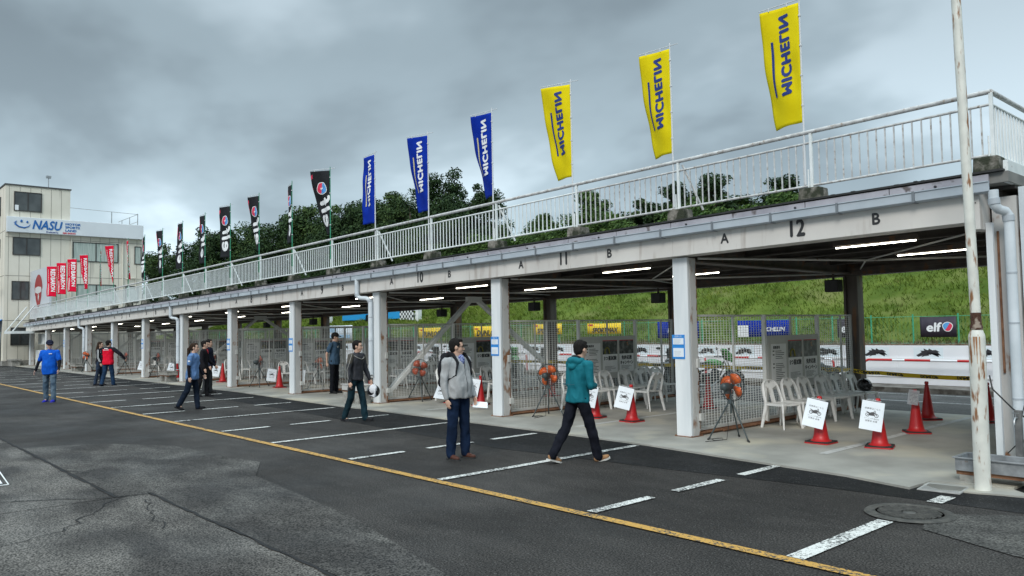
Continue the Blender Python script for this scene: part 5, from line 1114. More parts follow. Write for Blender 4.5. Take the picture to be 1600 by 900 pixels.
for i, (x, y, zt) in enumerate(spec):
    g0 = 7.0 if x > -62 else 4.0; right = x > -47 and i < 24
    if right:
        small = zt < 11.5; kind = ('vine', 3) if i in (14, 15, 16) else ('right', i % 2)
    else: kind = ('dark', i % 3)
    base = {'dark': (11.0, 4.6), 'right': (7.0, 2.3), 'vine': (6.2, 2.5)}[kind[0]]
    if kind not in protos:
        if kind[0] == 'dark': o = tree(100+kind[1], '', 9.5, 4.6, (0, 1, 0)[kind[1]], 1.5, 54, 380, .15)
        elif kind[0] == 'right': o = tree(200+kind[1], '', 6.2, 2.3, (0, 1)[kind[1]], .8, 44, 300, .11, .7)
        else: o = tree(300, '', 5.8, 2.6, 2, .4, 66, 380, .10, .9, 'vine_covered_tree')
        protos[kind] = o
    else: o = dup(protos[kind], (0, 0, 0))
    hh = base[0]; s_ = max(.35, (zt-g0+.6)/hh); o.location = (x, y, g0-.6); o.rotation_euler = (0, 0, i*1.7); sw = min(1.15, max(.75, s_)) if kind[0] == 'dark' else max(1.15, s_*1.35); o.scale = (sw, sw, s_)
    px = ['far left beside the office', 'second from the office', 'third from the office', 'between the second and third black flags', 'between the third and fourth black flags', 'left of the fifth black flag', 'behind the sixth black flag', 'behind the seventh black flag', 'between black and blue flags', 'behind the leftmost blue flag', 'between the left two blue flags', 'tall one between the right two blue flags', 'at the right end of the dark row',
          'small one far off right of the dark row', 'rounded mound left of the yellow flags', 'pointed one under the leftmost yellow flag', 'low one right of the leftmost yellow flag', 'between the left and middle yellow flags', 'at the middle yellow flag, left side', 'at the middle yellow flag, right side', 'pointed one right of the middle yellow flag', 'low one between the middle and right yellow flags', 'left of the rightmost yellow flag', 'last one by the rightmost yellow flag',
          'rear row behind the leftmost blue flag', 'rear row between the blue flags', 'lower one under the leftmost blue flag', 'lower one under the middle blue flag', 'lower one under the rightmost blue flag', 'rear row behind the second black flag', 'rear row behind the third black flag', 'rear row nearest the office'][i]
    o['label'] = ('dark leafy tree, ' if kind[0] == 'dark' else 'ivy covered green tree, ' if kind[0] == 'vine' else 'slim dark green tree, ')+px
# scrub along the ridge
def scrub(name, x0, x1, y, hmax, seed, n, lab, mi=2):
    r = random.Random(seed); V = []; F = []
    for _ in range(n):
        x = r.uniform(x0, x1); yy = y+r.uniform(-1.2, 1.2); h_ = hmax*(.55+.45*noise.noise(Vector((x*.28, seed, 0)))+.25*noise.noise(Vector((x*1.1, seed, 2)))); p = Vector((x, yy, 7.0+r.random()**.7*h_)); n_ = Vector((r.gauss(0, 1), r.gauss(-.5, 1), r.gauss(.6, 1))).normalized(); a = n_.orthogonal().normalized(); bb = n_.cross(a); s_ = r.uniform(.06, .17); i = len(V)
        V.extend([p-a*s_, p-bb*s_*.5, p+a*s_, p+bb*s_*.5]); F.append((i, i+1, i+2, i+3))
    m_ = MB(); m_.v = V; m_.f = F; m_.sm = [False]*len(F); m_.mi = [0]*len(F); tag(m_.build(name, LM[mi], None), lab, 'bushes', kind='stuff')
scrub('ridge_scrub', -50, -19, 32, 3.9, 5, 42000, 'tangled green scrub along the ridge below the right hand trees')
scrub('ridge_scrub', -95, -50, 30, 2.6, 9, 16000, 'dark undergrowth along the ridge below the dark trees', 1)
# ------------------------------------------------------------------ people
def fuse(mb, name, m, parent, voxel=.010, smooth=2, wr=0, wf=9, seed=0, ws=(1, 1, .45)):
    me = bpy.data.meshes.new('tmp'); me.from_pydata([tuple(v) for v in mb.v], [], mb.f); me.update()
    bm = bmesh.new(); bm.from_mesh(me); bmesh.ops.recalc_face_normals(bm, faces=bm.faces); bm.to_mesh(me); bm.free()
    o = bpy.data.objects.new('tmp_fuse', me)
    r_ = o.modifiers.new('r', 'REMESH'); r_.mode = 'VOXEL'; r_.voxel_size = voxel
    if smooth: s_ = o.modifiers.new('s', 'SMOOTH'); s_.iterations = smooth; s_.factor = .5
    n_ = bpy.data.objects.new(name, bpy.data.meshes.new(name)); COL.objects.link(n_); n_.parent = parent
    FUSE.append((o, n_, name, m, wr, wf, seed, ws)); return n_
FUSE = []
def fuse_all():
    for q in FUSE: COL.objects.link(q[0])
    dg = bpy.context.evaluated_depsgraph_get(); dg.update()
    new = [bpy.data.meshes.new_from_object(q[0].evaluated_get(dg), depsgraph=dg) for q in FUSE]
    for (o, n_, name, m, wr, wf, seed, ws), m2 in zip(FUSE, new):
        if wr:
            nrm_ = [v.normal.copy() for v in m2.vertices]
            for v, vn in zip(m2.vertices, nrm_):
                c = v.co; q = Vector((c.x*wf*.9+seed+c.z*2.5, c.y*wf*.9-c.z*1.5, c.z*wf*.5)); q2 = Vector((c.x*wf*1.3+c.z*3, c.y*wf*1.3+seed-c.z*2, c.z*wf*.55))
                d = (1-abs(noise.noise(q))*2.2)*wr*.8+noise.noise(q2)*wr; v.co = c+vn*d
        m2.materials.clear(); m2.materials.append(m)
        m2.polygons.foreach_set('use_smooth', [True]*len(m2.polygons)); m2.update()
        old = n_.data; n_.data = m2; bpy.data.meshes.remove(old); m2.name = name
        me = o.data; bpy.data.objects.remove(o); bpy.data.meshes.remove(me)
MT['skin'] = mat('skin', (.55, .34, .25), (.61, .385, .285), 9, .5); MT['hair'] = mat('black_hair', (.010, .009, .009), (.020, .017, .016), 60, .85, bump=.5, bscale=90, spec=.12); MT['hair_brown'] = mat('dark_brown_hair', (.025, .015, .011), (.045, .027, .018), 50, .85, spec=.12)
MT['eye'] = mat('eye_dark', (.01, .008, .008), None, rough=.2); MT['eyewhite'] = mat('eye_white', (.7, .68, .66), None, rough=.3); MT['lip'] = mat('lip', (.34, .14, .12), None, rough=.5)
def cloth(name, a, c=None, sc=14, rough=.9, **k):
    k.setdefault('spec', .12)
    return mat(name, a, c or tuple(q*1.25 for q in a), sc, rough, bump=.12, bscale=160, **k)
def person(label, loc, heading, s=1.0, LL=(0, 3, 3), RL=(0, 3, 3), LA=(5, 8, 12, 0), RA=(5, 8, 12, 0), lean=2, head=(0, 0), build=1.0, belly=0, top=None, sleeve='long', undersleeve=None, legs=None, shoe=None, sole=None, hair='short', hairm=None, cap=None, glasses=False, vox=.010, jl=0.0, footL=0, footR=0, twist=0, female=False, group=None):
    t = thing('person', label, 'person', loc, 0); 
    if group: t['group'] = group
    sh_w = .185*(.9 if female else 1)*(.5+.5*build); up = Vector((sin(rad(lean)), 0, cos(rad(lean)))); Pz = Vector((0, 0, 0))
    J = {}
    for sd, (hf, kn, ab), fp in ((1, LL, footL), (-1, RL, footR)):
        hp = Pz+Vector((0, .088*sd, 0)); d = Vector((sin(rad(hf)), sin(rad(ab))*sd, -cos(rad(hf)))).normalized(); k_ = hp+d*.425; f2 = hf-kn; d2 = Vector((sin(rad(f2)), sin(rad(ab*.6))*sd, -cos(rad(f2)))).normalized(); an = k_+d2*.415
        J[sd] = (hp, k_, an, fp)
    low = min(J[sd][2].z-(.085 if J[sd][3] == 0 else .07) for sd in (1, -1)); off = -low
    S = Matrix.Rotation(rad(heading), 3, 'Z')*s
    def W_(v): return S @ (Vector(v)+Vector((0, 0, off)))
    class B_(MB):
        def __init__(q): super().__init__(); q.m = S.to_4x4() @ Matrix.Translation((0, 0, off))
    tw = Matrix.Rotation(rad(twist), 3, 'Z')
    chest = Pz+up*.37; sb = Pz+up*.485; nb_ = Pz+up*.53; hc = Pz+up*.665+Vector((.022, 0, 0))
    HR = Matrix.Rotation(rad(head[0]), 3, 'Z') @ Matrix.Rotation(rad(head[1]), 3, 'Y')
    A = {}
    for sd, (fl, ab, el, inn) in ((1, LA), (-1, RA)):
        sp_ = sb+tw @ Vector((0, sh_w*sd, -.02)); d = tw @ Vector((sin(rad(fl))*cos(rad(ab)), sin(rad(ab))*sd, -cos(rad(fl))*cos(rad(ab)))); e_ = sp_+d*.285
        f2 = fl+el; d2 = tw @ Vector((sin(rad(f2))*cos(rad(inn)), -sin(rad(inn))*sd+sin(rad(ab))*.5*sd, -cos(rad(f2))*cos(rad(inn)))).normalized(); w_ = e_+d2*.245; A[sd] = (sp_, e_, w_, d2)
    # --- body: one continuous skin surface
    b = B_()
    b.ell(hc+HR @ Vector((-.012, 0, .03)), (.098, .078, .098), HR, 20); b.cap(hc+HR @ Vector((.022, 0, -.03)), hc+HR @ Vector((.048, 0, -.082)), .064, .036); b.ell(hc+HR @ Vector((.035, 0, -.02)), (.055, .064, .07), HR, 14)
    b.cap(hc+HR @ Vector((.082, 0, .012)), hc+HR @ Vector((.104, 0, -.022)), .009, .014, 8); b.ell(hc+HR @ Vector((.082, 0, -.058)), (.014, .026, .012), HR, 10); b.ell(hc+HR @ Vector((.070, 0, .036)), (.02, .055, .014), HR, 10)
    for sd in (1, -1): b.ell(hc+HR @ Vector((-.005, .079*sd, .0)), (.022, .010, .032), HR, 10)
    b.cap(nb_-up*.03, hc+HR @ Vector((-.015, 0, -.04)), .056*(.5+.5*build), .052)
    b.cap(chest-up*.02, sb-up*.03, .09, .09); b.cap(Pz+up*.02, chest, .085, .085)
    for sd in (1, -1):
        sp_, e_, w_, d2 = A[sd]; b.cap(sb-up*.02, sp_, .06, .045); b.cap(sp_, e_, .044, .035); b.cap(e_, w_, .036, .025)
        # hand: palm, four curled fingers, thumb leaving the side of the palm
        side = (tw @ Vector((0, sd, 0))); side = (side-d2*side.dot(d2)).normalized(); fw = d2.cross(side)*(-sd); fw = fw if fw.x > 0 or abs(d2.x) > .7 else -fw
        pc = w_+d2*.045; Rm = Matrix((fw, side, d2)).transposed(); b.ell(pc, (.036, .015, .05), Rm, 12)
        for i, (o_, ln_) in enumerate(((.027, .036), (.009, .041), (-.009, .038), (-.026, .030))):
            p0 = w_+d2*.075+fw*o_; p1 = p0+d2*ln_*.95-side*.006; p2 = p1+d2*ln_*.7-side*.018; b.cap(p0-d2*.02, p1, .0088, .0082, 8); b.cap(p1, p2, .0082, .0068, 8)
        q0 = w_+d2*.028+fw*.026; q1 = q0+d2*.030+fw*.020-side*.010; b.cap(q0, q1, .012, .0095, 8); b.cap(q1, q1+d2*.028+fw*.002-side*.006, .0095, .0075, 8)
        hp, k_, an, fp = J[sd]; b.cap(hp, k_, .06, .048); b.cap(k_, an, .048, .034); b.cap(an, an+Vector((.05, 0, -.04)), .034, .03)
    fuse(b, 'body', MT['skin'], t, vox*.75 if vox <= .011 else vox, 1)
    b = B_()
    for sd in (1, -1): b.ell(hc+HR @ Vector((.084, .030*sd, .016)), (.010, .014, .0075), HR, 10)
    b.build('eyes', MT['eye'], t); b = B_(); b.ell(hc+HR @ Vector((.094, 0, -.058)), (.006, .022, .006), HR, 10); b.build('mouth', MT['lip'], t)
    b = B_()
    for sd in (1, -1): b.cap(hc+HR @ Vector((.088, .018*sd, .038)), hc+HR @ Vector((.078, .048*sd, .040)), .004, .003, 6)
    b.build('eyebrows', MT['hair'], t)
    # --- hair
    b = B_(); hm_ = hairm or MT['hair']
    if hair == 'buzz': b.ell(hc+HR @ Vector((-.030, 0, .030)), (.092, .081, .092), HR, 20)
    else:
        b.ell(hc+HR @ Vector((-.030, 0, .046)), (.096, .085, .094), HR, 20); b.ell(hc+HR @ Vector((-.052, 0, -.002)), (.060, .076, .080), HR, 16); b.ell(hc+HR @ Vector((.028, 0, .104)), (.05, .062, .028), HR, 12)
        for sd in (1, -1): b.ell(hc+HR @ Vector((.006, .074*sd, .052)), (.036, .012, .042), HR, 10)
    if hair == 'pony': 
        b.cap(hc+HR @ Vector((-.10, 0, .03)), hc+HR @ Vector((-.15, 0, -.03)), .035, .04); b.cap(hc+HR @ Vector((-.15, 0, -.03)), hc+HR @ Vector((-.15, 0, -.22)), .042, .036); b.cap(hc+HR @ Vector((-.15, 0, -.22)), hc+HR @ Vector((-.13, 0, -.40)), .036, .012)
    if hair == 'long':
        b.cap(hc+HR @ Vector((-.06, 0, .0)), hc+HR @ Vector((-.12, 0, -.22)), .075, .07); b.cap(hc+HR @ Vector((-.12, 0, -.22)), hc+HR @ Vector((-.15, .02, -.34)), .06, .03)
    fuse(b, 'hair', hm_, t, .008, 1, .003, 40)
    if cap:
        b = B_(); b.ell(hc+HR @ Vector((-.012, 0, .065)), (.112, .096, .085), HR, 20); b.ell(hc+HR @ Vector((.105, 0, .052)), (.072, .075, .013), HR @ Matrix.Rotation(rad(12), 3, 'Y'), 14); fuse(b, 'cap', cap, t, .008, 1)
    if glasses == 'sun': b = B_(); b.cap(hc+HR @ Vector((.095, -.03, .018)), hc+HR @ Vector((.095, -.045, .018)), .02, .017, 8); b.cap(hc+HR @ Vector((.095, .03, .018)), hc+HR @ Vector((.095, .045, .018)), .02, .017, 8); b.tube([hc+HR @ Vector((.098, -.05, .022)), hc+HR @ Vector((.098, .05, .022))], .005, 6); b.build('sunglasses', MT['eye'], t)
    elif glasses:
        b = B_()
        for sd in (1, -1): b.tube([hc+HR @ Vector((.100, .032*sd+.024*cos(2*pi*k/12), .015+.017*sin(2*pi*k/12))) for k in range(12)], .0022, 5, closed=True); b.tube([hc+HR @ Vector((.098, .056*sd, .018)), hc+HR @ Vector((.0, .084*sd, .018))], .0022, 5)
        b.tube([hc+HR @ Vector((.103, -.01, .018)), hc+HR @ Vector((.103, .01, .018))], .0022, 5); b.build('glasses', MT['eye'], t)
    # --- trousers
    b = B_(); bl = build
    b.ell(Pz+Vector((-.005, 0, .01)), (.106*bl**.7, .145*bl**.7, .10), None, 16)
    for sd in (1, -1):
        hp, k_, an, fp = J[sd]; b.cap(hp+Vector((.0, 0, .0)), k_, .084*bl**.7, .066*bl**.5); b.cap(k_, an-(k_-an).normalized()*.012, .066*bl**.5, .059)
    fuse(b, 'trousers', legs, t, vox, 2, .011, 13, 3)
    # --- shoes
    for sd in (1, -1):
        hp, k_, an, fp = J[sd]; R = Matrix.Rotation(rad(fp), 3, 'Y') @ Matrix.Rotation(rad(6*sd), 3, 'Z'); c = an
        b = B_(); b.cap(c+R @ Vector((-.025, 0, -.03)), c+R @ Vector((.06, 0, -.045)), .043, .038); b.cap(c+R @ Vector((.06, 0, -.045)), c+R @ Vector((.155, 0, -.055)), .038, .028); b.cap(c+Vector((0, 0, .01)), c+R @ Vector((0, 0, -.03)), .045, .045); b.ell(c+R @ Vector((.11, 0, -.052)), (.07, .045, .03), R, 12)
        sh = fuse(b, 'shoe', shoe, t, .009, 1)
        b = B_(); poly = [(-.075, -.025), (-.06, -.038), (.04, -.04), (.12, -.046), (.17, -.036), (.19, 0), (.17, .036), (.12, .046), (.04, .04), (-.06, .038), (-.075, .025)]
        Mx = Matrix.Translation(c+R @ Vector((0, 0, -.088))) @ R.to_4x4(); b.prism(poly, 0, .022, 'xy', Mx); b.build('sole', sole or shoe, sh)
    # --- top
    b = B_(); be = belly
    RG = [(-.10-jl, .122, .164, 0), (-.07-jl*.75, .128, .171, 0), (0, .126, .168, be*.15), (.08, .118, .156, be*.45), (.16, .114, .150, be*.55), (.25, .114, .153, be*.4), (.33, .120, .166, be*.1), (.41, .118, .176, 0), (.46, .105, .172, 0), (.495, .085, .150, -.005), (.525, .064, .09, -.008)]
    n_r = 20; vs_ = []; fs_ = []
    for h_, rx_, ry_, xo_ in RG:
        q_ = max(0, min(1, (h_-.1)/.3)); TW = Matrix.Rotation(rad(twist)*q_, 3, 'Z'); rx_ = rx_*bl+xo_*.5; ry_ = ry_*bl+xo_*.35
        for k in range(n_r):
            a_ = 2*pi*k/n_r; ca_, sa_ = cos(a_), sin(a_); ca_ = math.copysign(abs(ca_)**.85, ca_); sa_ = math.copysign(abs(sa_)**.85, sa_); vs_.append(Pz+up*h_+TW @ Vector((rx_*ca_+xo_*.55+.004, ry_*sa_, 0)))
    for i_ in range(len(RG)-1):
        for k in range(n_r): fs_.append((i_*n_r+k, i_*n_r+(k+1) % n_r, (i_+1)*n_r+(k+1) % n_r, (i_+1)*n_r+k))
    fs_.append(tuple(range(n_r))[::-1]); fs_.append(tuple(range(len(vs_)-n_r, len(vs_)))); b.add(vs_, fs_, True)
    b.cap(sb+tw @ Vector((0, .09, -.025)), sb+tw @ Vector((0, -.09, -.025)), .066*bl**.5, .066*bl**.5); b.cap(nb_-up*.05, nb_-up*.01, .070, .062)
    for sd in (1, -1):
        sp_, e_, w_, d2 = A[sd]; b.cap(sb+tw @ Vector((0, .09*sd, -.035)), sp_, .066*bl**.5, .062*bl**.5)
        if sleeve == 'short': b.cap(sp_, sp_.lerp(e_, .72), .058*bl**.4, .058)
        else: b.cap(sp_, e_, .059*bl**.5, .048*bl**.4); b.cap(e_, w_-d2*.005, .048*bl**.4, .036)
    tp_ = fuse(b, 'top', top, t, vox, 2, .011, 11, 7)
    if undersleeve:
        for sd in (1, -1): sp_, e_, w_, d2 = A[sd]; b = B_(); b.cap(sp_.lerp(e_, .5), e_, .050, .044); b.cap(e_, w_, .044, .032); fuse(b, 'sleeve', undersleeve, t, .010, 1, .004, 12)
    t['_h'] = 0; del t['_h']
    return t, dict(W=W_, A=A, J=J, hc=hc, chest=chest, up=up, HR=HR, B=B_, tp=tp_, P=Pz, sb=sb, nb=nb_)
denim = lambda n_, a: mat(n_, a, tuple(q*1.9 for q in a), 3.2, .9, spec=.12, bump=.15, bscale=200, detail=8)
# the man in the grey cardigan
g, K = person('man in a grey cardigan and dark jeans standing with a paper in his hand', (-5.72, -3.77, 0), 8, 1.0, LL=(2, 3, 3), RL=(-2, 2, 3), LA=(4, 5, 22, 6), RA=(-4, 9, 16, 6), lean=-3, head=(42, 4), build=1.2, belly=.08, jl=-.05, top=cloth('grey_knit', (.32, .325, .33), (.39, .395, .40)), legs=denim('dark_denim', (.006, .013, .032)), shoe=cloth('brown_leather', (.07, .03, .022), rough=.4), sole=MT['rubber'], glasses=True, vox=.0095, footL=0)
b = K['B'](); c = K['chest']
b.ell(c+Vector((-.215, 0, -.02)), (.085, .15, .22), None, 16); b.ell(c+Vector((-.23, 0, -.20)), (.085, .15, .10), None, 14); b.cap(c+Vector((-.15, 0, .17)), c+Vector((-.24, 0, .15)), .05, .07)
bpk = fuse(b, 'backpack', cloth('backpack_black', (.012, .013, .016)), None, .010, 2, .006, 10)
bpk.location = g.location; tag(bpk, 'black backpack on the back of the man in the grey cardigan', 'backpack')
b = K['B']()
for sd in (1, -1): b.tube([c+Vector((-.14, .10*sd, .14)), c+Vector((-.06, .115*sd, .215)), c+Vector((.05, .12*sd, .19)), c+Vector((.138, .125*sd, .08)), c+Vector((.12, .155*sd, -.08)), c+Vector((-.02, .21*sd, -.16)), c+Vector((-.16, .14*sd, -.18))], .032, 8, squash=.25, up=(0, 0, 1) if False else None)
b.build('shoulder_strap', cloth('strap_black', (.015, .016, .019)), bpk)
b = K['B'](); b.tube([c+Vector((.125, .012, .17)), c+Vector((.152, 0, .06)), c+Vector((.16, 0, -.06)), c+Vector((.20, 0, -.2)), c+Vector((.195, 0, -.33))], .005, 6); b.build('zip', mat('zip_dark', (.07, .07, .075), None), K['tp'])
b = K['B'](); b.ell(c+Vector((.085, 0, .10)), (.062, .055, .10), None, 12); b.cap(K['nb']-K['up']*.03, K['nb']+K['up']*.0, .068, .064); b.build('patterned_shirt', mat('blue_pattern', (.02, .04, .20), (.28, .33, .5), 60, .8, stops=(.48, .52)), g)
w_ = K['W'](K['A'][1][2]+K['A'][1][3]*.12)
pp = thing('paper_sheet', 'white sheet of paper held by the man in the grey cardigan', 'paper', tuple(Vector(g.location)+w_+Vector((.03, .05, -.02))), rad(48))
b = MB(); b.cbox((0, 0, 0), (.21, .15, .004), Matrix.Rotation(rad(28), 3, 'X') @ Matrix.Rotation(rad(6), 3, 'Y')); b.cbox((.01, .005, -.01), (.20, .14, .003), Matrix.Rotation(rad(24), 3, 'X') @ Matrix.Rotation(rad(4), 3, 'Y')); b.build('sheets', MT['white_ink'], pp)
b = K['B'](); b.tube([K['A'][1][2]+Vector((.034*cos(2*pi*k/12), .034*sin(2*pi*k/12), 0)) for k in range(12)], .008, 6, closed=True); b.build('wristwatch', MT['ink'], g)
# the man in teal
teal = mat('teal_shell', (.004, .115, .150), (.007, .150, .19), 4, .75, spec=.2, bump=.2, bscale=40)
g2, K = person('man in a teal hooded jacket and black trousers walking towards the garages', (-4.27, -2.82, 0), 82, 1.0, LL=(-18, 16, 2), RL=(20, 6, 2), LA=(2, 8, 84, 42), RA=(2, 8, 84, 42), lean=5, head=(4, 10), build=1.08, top=teal, legs=cloth('black_trousers', (.007, .008, .013), (.012, .013, .02)), shoe=cloth('tan_suede', (.30, .16, .08), (.36, .20, .10)), sole=mat('white_sole', (.62, .60, .56), None), hair='short', vox=.0095, footL=16, footR=-14, jl=-.05)
b = K['B'](); n_ = K['nb']; b.ell(n_+Vector((-.085, 0, -.02)), (.085, .135, .06), Matrix.Rotation(.5, 3, 'Y'), 16); b.cap(n_+Vector((-.03, .10, -.0)), n_+Vector((-.13, .03, -.09)), .035, .045); b.cap(n_+Vector((-.03, -.10, -.0)), n_+Vector((-.13, -.03, -.09)), .035, .045); fuse(b, 'hood', teal, g2, .009, 2, .006, 10)
b = K['B'](); b.ell(n_+Vector((-.045, 0, .025)), (.072, .095, .035), Matrix.Rotation(.35, 3, 'Y'), 14); b.build('hood_lining', cloth('lining_black', (.012, .013, .016)), g2)
b = K['B'](); b.tube([K['P']+Vector((-.15, .13, .20)), K['P']+Vector((-.155, 0, .195)), K['P']+Vector((-.15, -.13, .20))], .006, 6); b.build('back_seam', mat('teal_dark', (.006, .09, .12), None), K['tp'])
b = K['B'](); b.ell(K['A'][-1][2]+K['A'][-1][3]*.09+Vector((0, .02, .01)), (.012, .04, .075), None, 8)
ph_ = thing('smartphone', 'black phone held in both hands by the man in teal', 'phone', tuple(Vector(g2.location)+K['W'](K['A'][-1][2]+K['A'][-1][3]*.11+Vector((.0, .06, .01)))), rad(82)); b = MB(); b.cbox((0, 0, 0), (.01, .075, .15), Matrix.Rotation(rad(-30), 3, 'Y')); b.build('case', MT['eye'], ph_, .004)
# the man in the dark riding jacket with a helmet
g3, K = person('man in a black riding jacket and dark jeans walking with a helmet in his hand', (-11.09, -2.28, 0), 22, .985, LL=(13, 5, 2), RL=(-8, 14, 2), LA=(8, 14, 12, 0), RA=(-4, 12, 14, 0), lean=3, head=(18, 3), build=1.02, top=mat('riding_jacket', (.016, .017, .024), (.028, .029, .036), 8, .6, bump=.2, bscale=60), legs=denim('teal_denim', (.008, .022, .030)), shoe=cloth('black_boot', (.02, .02, .022), rough=.5), vox=.010, footL=-12, footR=16, jl=-.06)
b = K['B'](); c = K['chest']; b.tube([c+Vector((.05, .17, .12)), c+Vector((.125, .10, .06)), c+Vector((.142, 0, .03)), c+Vector((.125, -.10, .06)), c+Vector((.05, -.17, .12))], .0055, 6)
for sd in (1, -1): sp_, e_, w__, d2 = K['A'][sd]; b.tube([sp_+Vector((.05, .04*sd, .04)), sp_.lerp(e_, .5)+Vector((.03, .058*sd, 0)), e_+Vector((.0, .056*sd, 0)), w__+Vector((0, .045*sd, .05))], .005, 6)
b.build('piping', mat('pale_piping', (.42, .40, .36), None), K['tp'])
b = K['B'](); 
for sd in (1, -1): sp_, e_, w__, d2 = K['A'][sd]; b.cap(sp_+Vector((0, .008*sd, .005)), sp_.lerp(e_, .45)+Vector((0, .010*sd, 0)), .066, .058)
fuse(b, 'shoulder_panel', mat('brown_mesh', (.055, .048, .038), (.085, .076, .062), 60, .8), K['tp'], .010, 1, .003)
hp_ = K['W'](K['A'][1][2]+K['A'][1][3]*.14)
hl = thing('carried_helmet', 'helmet in a white bag hanging from the hand of the man in the riding jacket', 'helmet', tuple(Vector(g3.location)+hp_+Vector((.0, .03, -.12))), rad(20))
b = MB(); b.ell((0, 0, 0), (.15, .12, .135), None, 20); b.build('shell', bpy.data.materials['helmet_black'], hl); b = MB(); b.ell((.03, -.05, .03), (.10, .075, .12), Matrix.Rotation(.3, 3, 'Y'), 14); b.cbox((.05, -.07, .0), (.16, .05, .20), Matrix.Rotation(.25, 3, 'Y'), .8); b.build('white_bag', cloth('white_bag', (.62, .63, .66)), hl); b = MB(); b.tube([(-.06, 0, .12), (-.02, 0, .17), (.03, 0, .12)], .01, 6); b.build('strap', MT['rubber'], hl)
b = MB(); b.m = Matrix.Translation(Vector(g3.location)+K['W'](K['A'][-1][2]+K['A'][-1][3]*.13)); cm = MB()
ca = thing('camera', 'small black camera in the right hand of the man in the riding jacket', 'camera', tuple(Vector(g3.location)+K['W'](K['A'][-1][2]+K['A'][-1][3]*.15))); b = MB(); b.cbox((0, 0, 0), (.05, .10, .07)); b.build('housing', MT['rubber'], ca, .008); b = MB(); b.lathe([(.03, 0), (.03, .06), (.022, .065)], (.02, 0, 0), 12, axis=Matrix.Rotation(pi/2, 3, 'Y')); b.build('lens', MT['eye'], ca)
# the man with hands behind his back
g4, K = person('man in a dark cap and slate blue shirt standing with hands behind his back', (-17.8, .95, .03), 30, 1.045, LL=(0, 2, 3), RL=(0, 2, 3), LA=(-16, 14, 22, 8), RA=(-22, 12, 18, 14), lean=1, head=(25, 8), build=1.03, belly=.02, top=cloth('slate_blue', (.045, .085, .135)), sleeve='short', legs=cloth('black_slacks', (.008, .009, .012)), shoe=cloth('black_shoe', (.015, .015, .016), rough=.4), hair='buzz', cap=cloth('dark_cap', (.02, .018, .017)), vox=.012)
b = K['B'](); b.tube([K['chest']+Vector((.128, .02, .05)), K['chest']+Vector((.132, -.04, .02)), K['chest']+Vector((.128, -.07, .05))], .007, 6); b.tube([K['chest']+Vector((.13, -.01, .0)), K['chest']+Vector((.13, -.07, .02))], .005, 6); b.build('chest_print', MT['white_ink'], K['tp'])
# the man in bright blue walking to the camera
g5, K = person('heavyset man in a bright blue t-shirt, dark cap and blue trainers walking forward', (-22.36, -5.6, 0), -38, 1.03, LL=(6, 8, 4), RL=(-4, 6, 4), LA=(8, 17, 22, 0), RA=(4, 19, 18, 0), lean=0, head=(30, 6), build=1.13, belly=.06, jl=.04, top=cloth('royal_blue_tee', (.006, .085, .48), (.008, .11, .56)), sleeve='short', undersleeve=cloth('black_sleeve', (.012, .012, .015)), legs=mat('faded_denim', (.045, .085, .13), (.14, .20, .26), 3.0, .85, c3=(.03, .06, .10), s3=5), shoe=cloth('blue_trainer', (.02, .03, .42), (.05, .05, .5)), sole=mat('blue_sole', (.04, .04, .38), None), hair='buzz', cap=cloth('navy_cap', (.012, .014, .03)), glasses='sun', vox=.012, footL=-6, footR=8)
b = K['B'](); b.cbox(K['chest']+Vector((.158, .09, .06)), (.01, .08, .02), Matrix.Rotation(.5, 3, 'Z')); b.build('chest_print', MT['white_ink'], K['tp'])
# pair near the column: long haired person and the red jacket
g6, K = person('man in a red and black racing jacket seen from behind, pointing at a fan', (-28.6, -2.45, 0), 132, 1.0, LL=(-4, 20, 3), RL=(12, 4, 3), LA=(6, 10, 20, 0), RA=(20, 50, 14, 0), lean=2, head=(-25, 0), build=1.2, top=cloth('racing_red', (.62, .008, .03)), legs=denim('blue_denim', (.012, .03, .065)), shoe=cloth('dark_shoe', (.02, .022, .03)), vox=.012, footL=14, footR=-4)
b = K['B'](); c = K['chest']; b.ell(c+Vector((-.004, 0, .115)), (.125, .195, .09), None, 16)
for sd in (1, -1): sp_, e_, w__, d2 = K['A'][sd]; b.cap(sp_+Vector((0, .0, .0)), e_, .080, .066); b.cap(e_, w__-d2*.0, .064, .050)
fuse(b, 'black_yoke', cloth('racing_black', (.015, .015, .02)), K['tp'], .012, 1, .004)
b = K['B'](); b.cbox(c+Vector((-.140, 0, .125)), (.012, .14, .028)); b.cbox(c+Vector((-.146, 0, .072)), (.012, .22, .018)); b.tube([K['A'][-1][0].lerp(K['A'][-1][1], .3)+Vector((-.05, -.03, -.03)), K['A'][-1][1]+Vector((-.05, 0, -.03)), K['A'][-1][2]+Vector((-.03, 0, -.03))], .008, 6); b.build('back_print', MT['white_ink'], K['tp'])
g7, K = person('long haired person in a black and white striped jacket beside the red jacket', (-29.4, -2.55, 0), 62, .955, LL=(6, 4, 2), RL=(-4, 8, 2), LA=(6, 12, 16, 0), RA=(0, 12, 20, 0), lean=2, head=(-4, 0), build=.97, top=cloth('racing_black_b', (.014, .014, .018)), legs=denim('grey_denim', (.02, .03, .05)), shoe=cloth('dark_shoe_b', (.02, .02, .025)), hair='long', hairm=MT['hair_brown'], vox=.012, female=True)
b = K['B'](); sp_, e_, w__, d2 = K['A'][-1]
for o_ in (-.02, .02): b.tube([sp_+Vector((o_-.01, -.066, .02)), e_+Vector((o_, -.055, .0)), w__+Vector((o_, -.042, .05))], .009, 6)
b.cbox(K['chest']+Vector((.08, -.13, .08)), (.10, .03, .03)); b.cbox(K['chest']+Vector((.08, -.14, .02)), (.10, .03, .05)); b.build('white_stripe', MT['white_ink'], K['tp'])
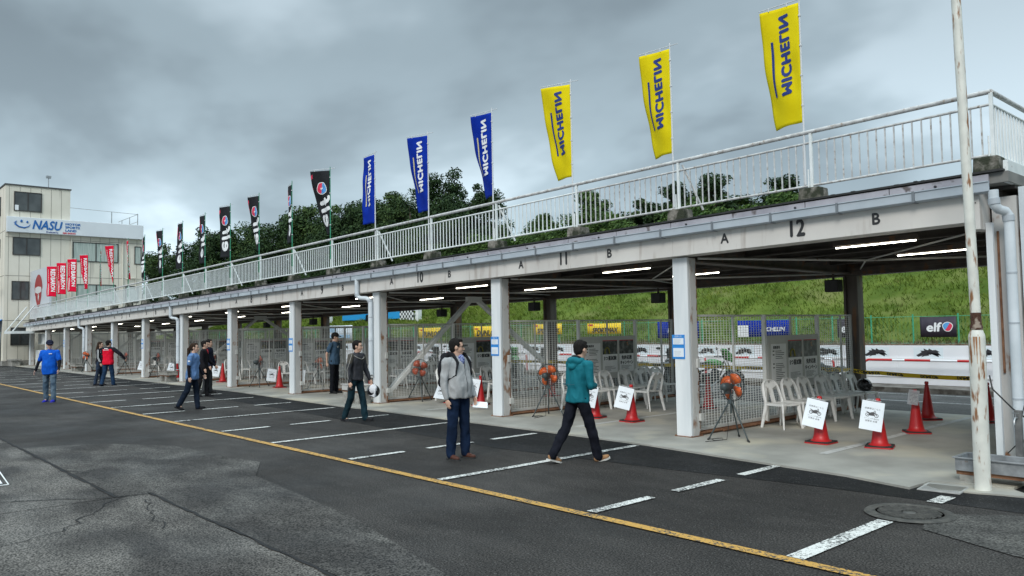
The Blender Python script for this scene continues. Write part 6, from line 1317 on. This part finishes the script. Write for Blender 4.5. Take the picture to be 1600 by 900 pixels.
# woman in the blue tee with a pony tail
g8, K = person('woman with a ponytail in a dusty blue t-shirt over black sleeves, striding right', (-16.53, -3.67, 0), 52, .965, LL=(9, 4, 2), RL=(-13, 16, 2), LA=(10, 8, 22, 6), RA=(-10, 8, 16, 0), lean=3, head=(2, 0), build=1.12, top=cloth('dusty_blue', (.10, .19, .38), (.13, .235, .44)), sleeve='short', undersleeve=cloth('black_under', (.01, .01, .016)), legs=denim('night_denim', (.008, .013, .024)), shoe=cloth('black_sneaker', (.012, .012, .014)), hair='pony', hairm=MT['hair_brown'], vox=.011, female=True, footL=-8, footR=24, jl=.03)
b = K['B'](); b.cbox(K['chest']+Vector((-.14, .02, -.02)), (.012, .03, .06)); b.cbox(K['A'][-1][0].lerp(K['A'][-1][1], .45)+Vector((0, -.066, 0)), (.05, .012, .03)); b.build('white_print', MT['white_ink'], K['tp'])
# two people beyond her
g9, K = person('young man in a loose navy sweater and grey trousers looking right', (-21.55, -1.4, 0), 48, .985, LL=(4, 3, 3), RL=(-4, 4, 3), LA=(6, 10, 14, 0), RA=(8, 10, 14, 0), lean=2, head=(12, 0), build=1.05, top=cloth('navy_sweater', (.012, .015, .030)), legs=cloth('grey_trouser', (.04, .042, .045)), shoe=cloth('black_shoe_c', (.02, .02, .02)), vox=.012, jl=.03)
g10, K = person('person in black with torn knee trousers half hidden behind the woman in blue', (-20.3, -2.0, 0), 50, .97, LL=(8, 6, 2), RL=(-8, 8, 2), LA=(10, 10, 40, 0), RA=(4, 8, 14, 0), lean=2, head=(10, 2), build=.95, top=cloth('black_top', (.012, .011, .014)), legs=cloth('black_jean', (.010, .010, .012)), shoe=cloth('black_shoe_d', (.018, .018, .02)), vox=.012)
b = K['B'](); k_ = K['J'][-1][1]; b.ell(k_+Vector((.055, 0, .03)), (.02, .035, .03), None, 8); b.build('bare_knee', MT['skin'], g10)
b = K['B'](); b.tube([K['nb']+Vector((.09, .04, 0)), K['chest']+Vector((.13, .01, .02)), K['nb']+Vector((.09, -.04, 0))], .008, 6); b.build('lanyard', MT['red_ink'], g10)

fs_n = thing('folding_sign_stand', 'white wire leg of a folding sign at the left edge of the tarmac', 'sign stand', (-8.50, -9.06, 0), .3)
b = MB(); b.tube([(-.30, 0, .34), (.18, .02, .012), (.22, .16, .012)], .007, 6); b.tube([(-.30, .16, .34), (.22, .16, .012)], .007, 6); b.build('wire_leg', MT['rail'], fs_n)
b = MB(); b.cbox((-.02, .06, .09), (.30, .16, .01), Matrix.Rotation(.5, 3, 'Y')); b.build('white_panel', MT['white_ink'], fs_n)
fuse_all()
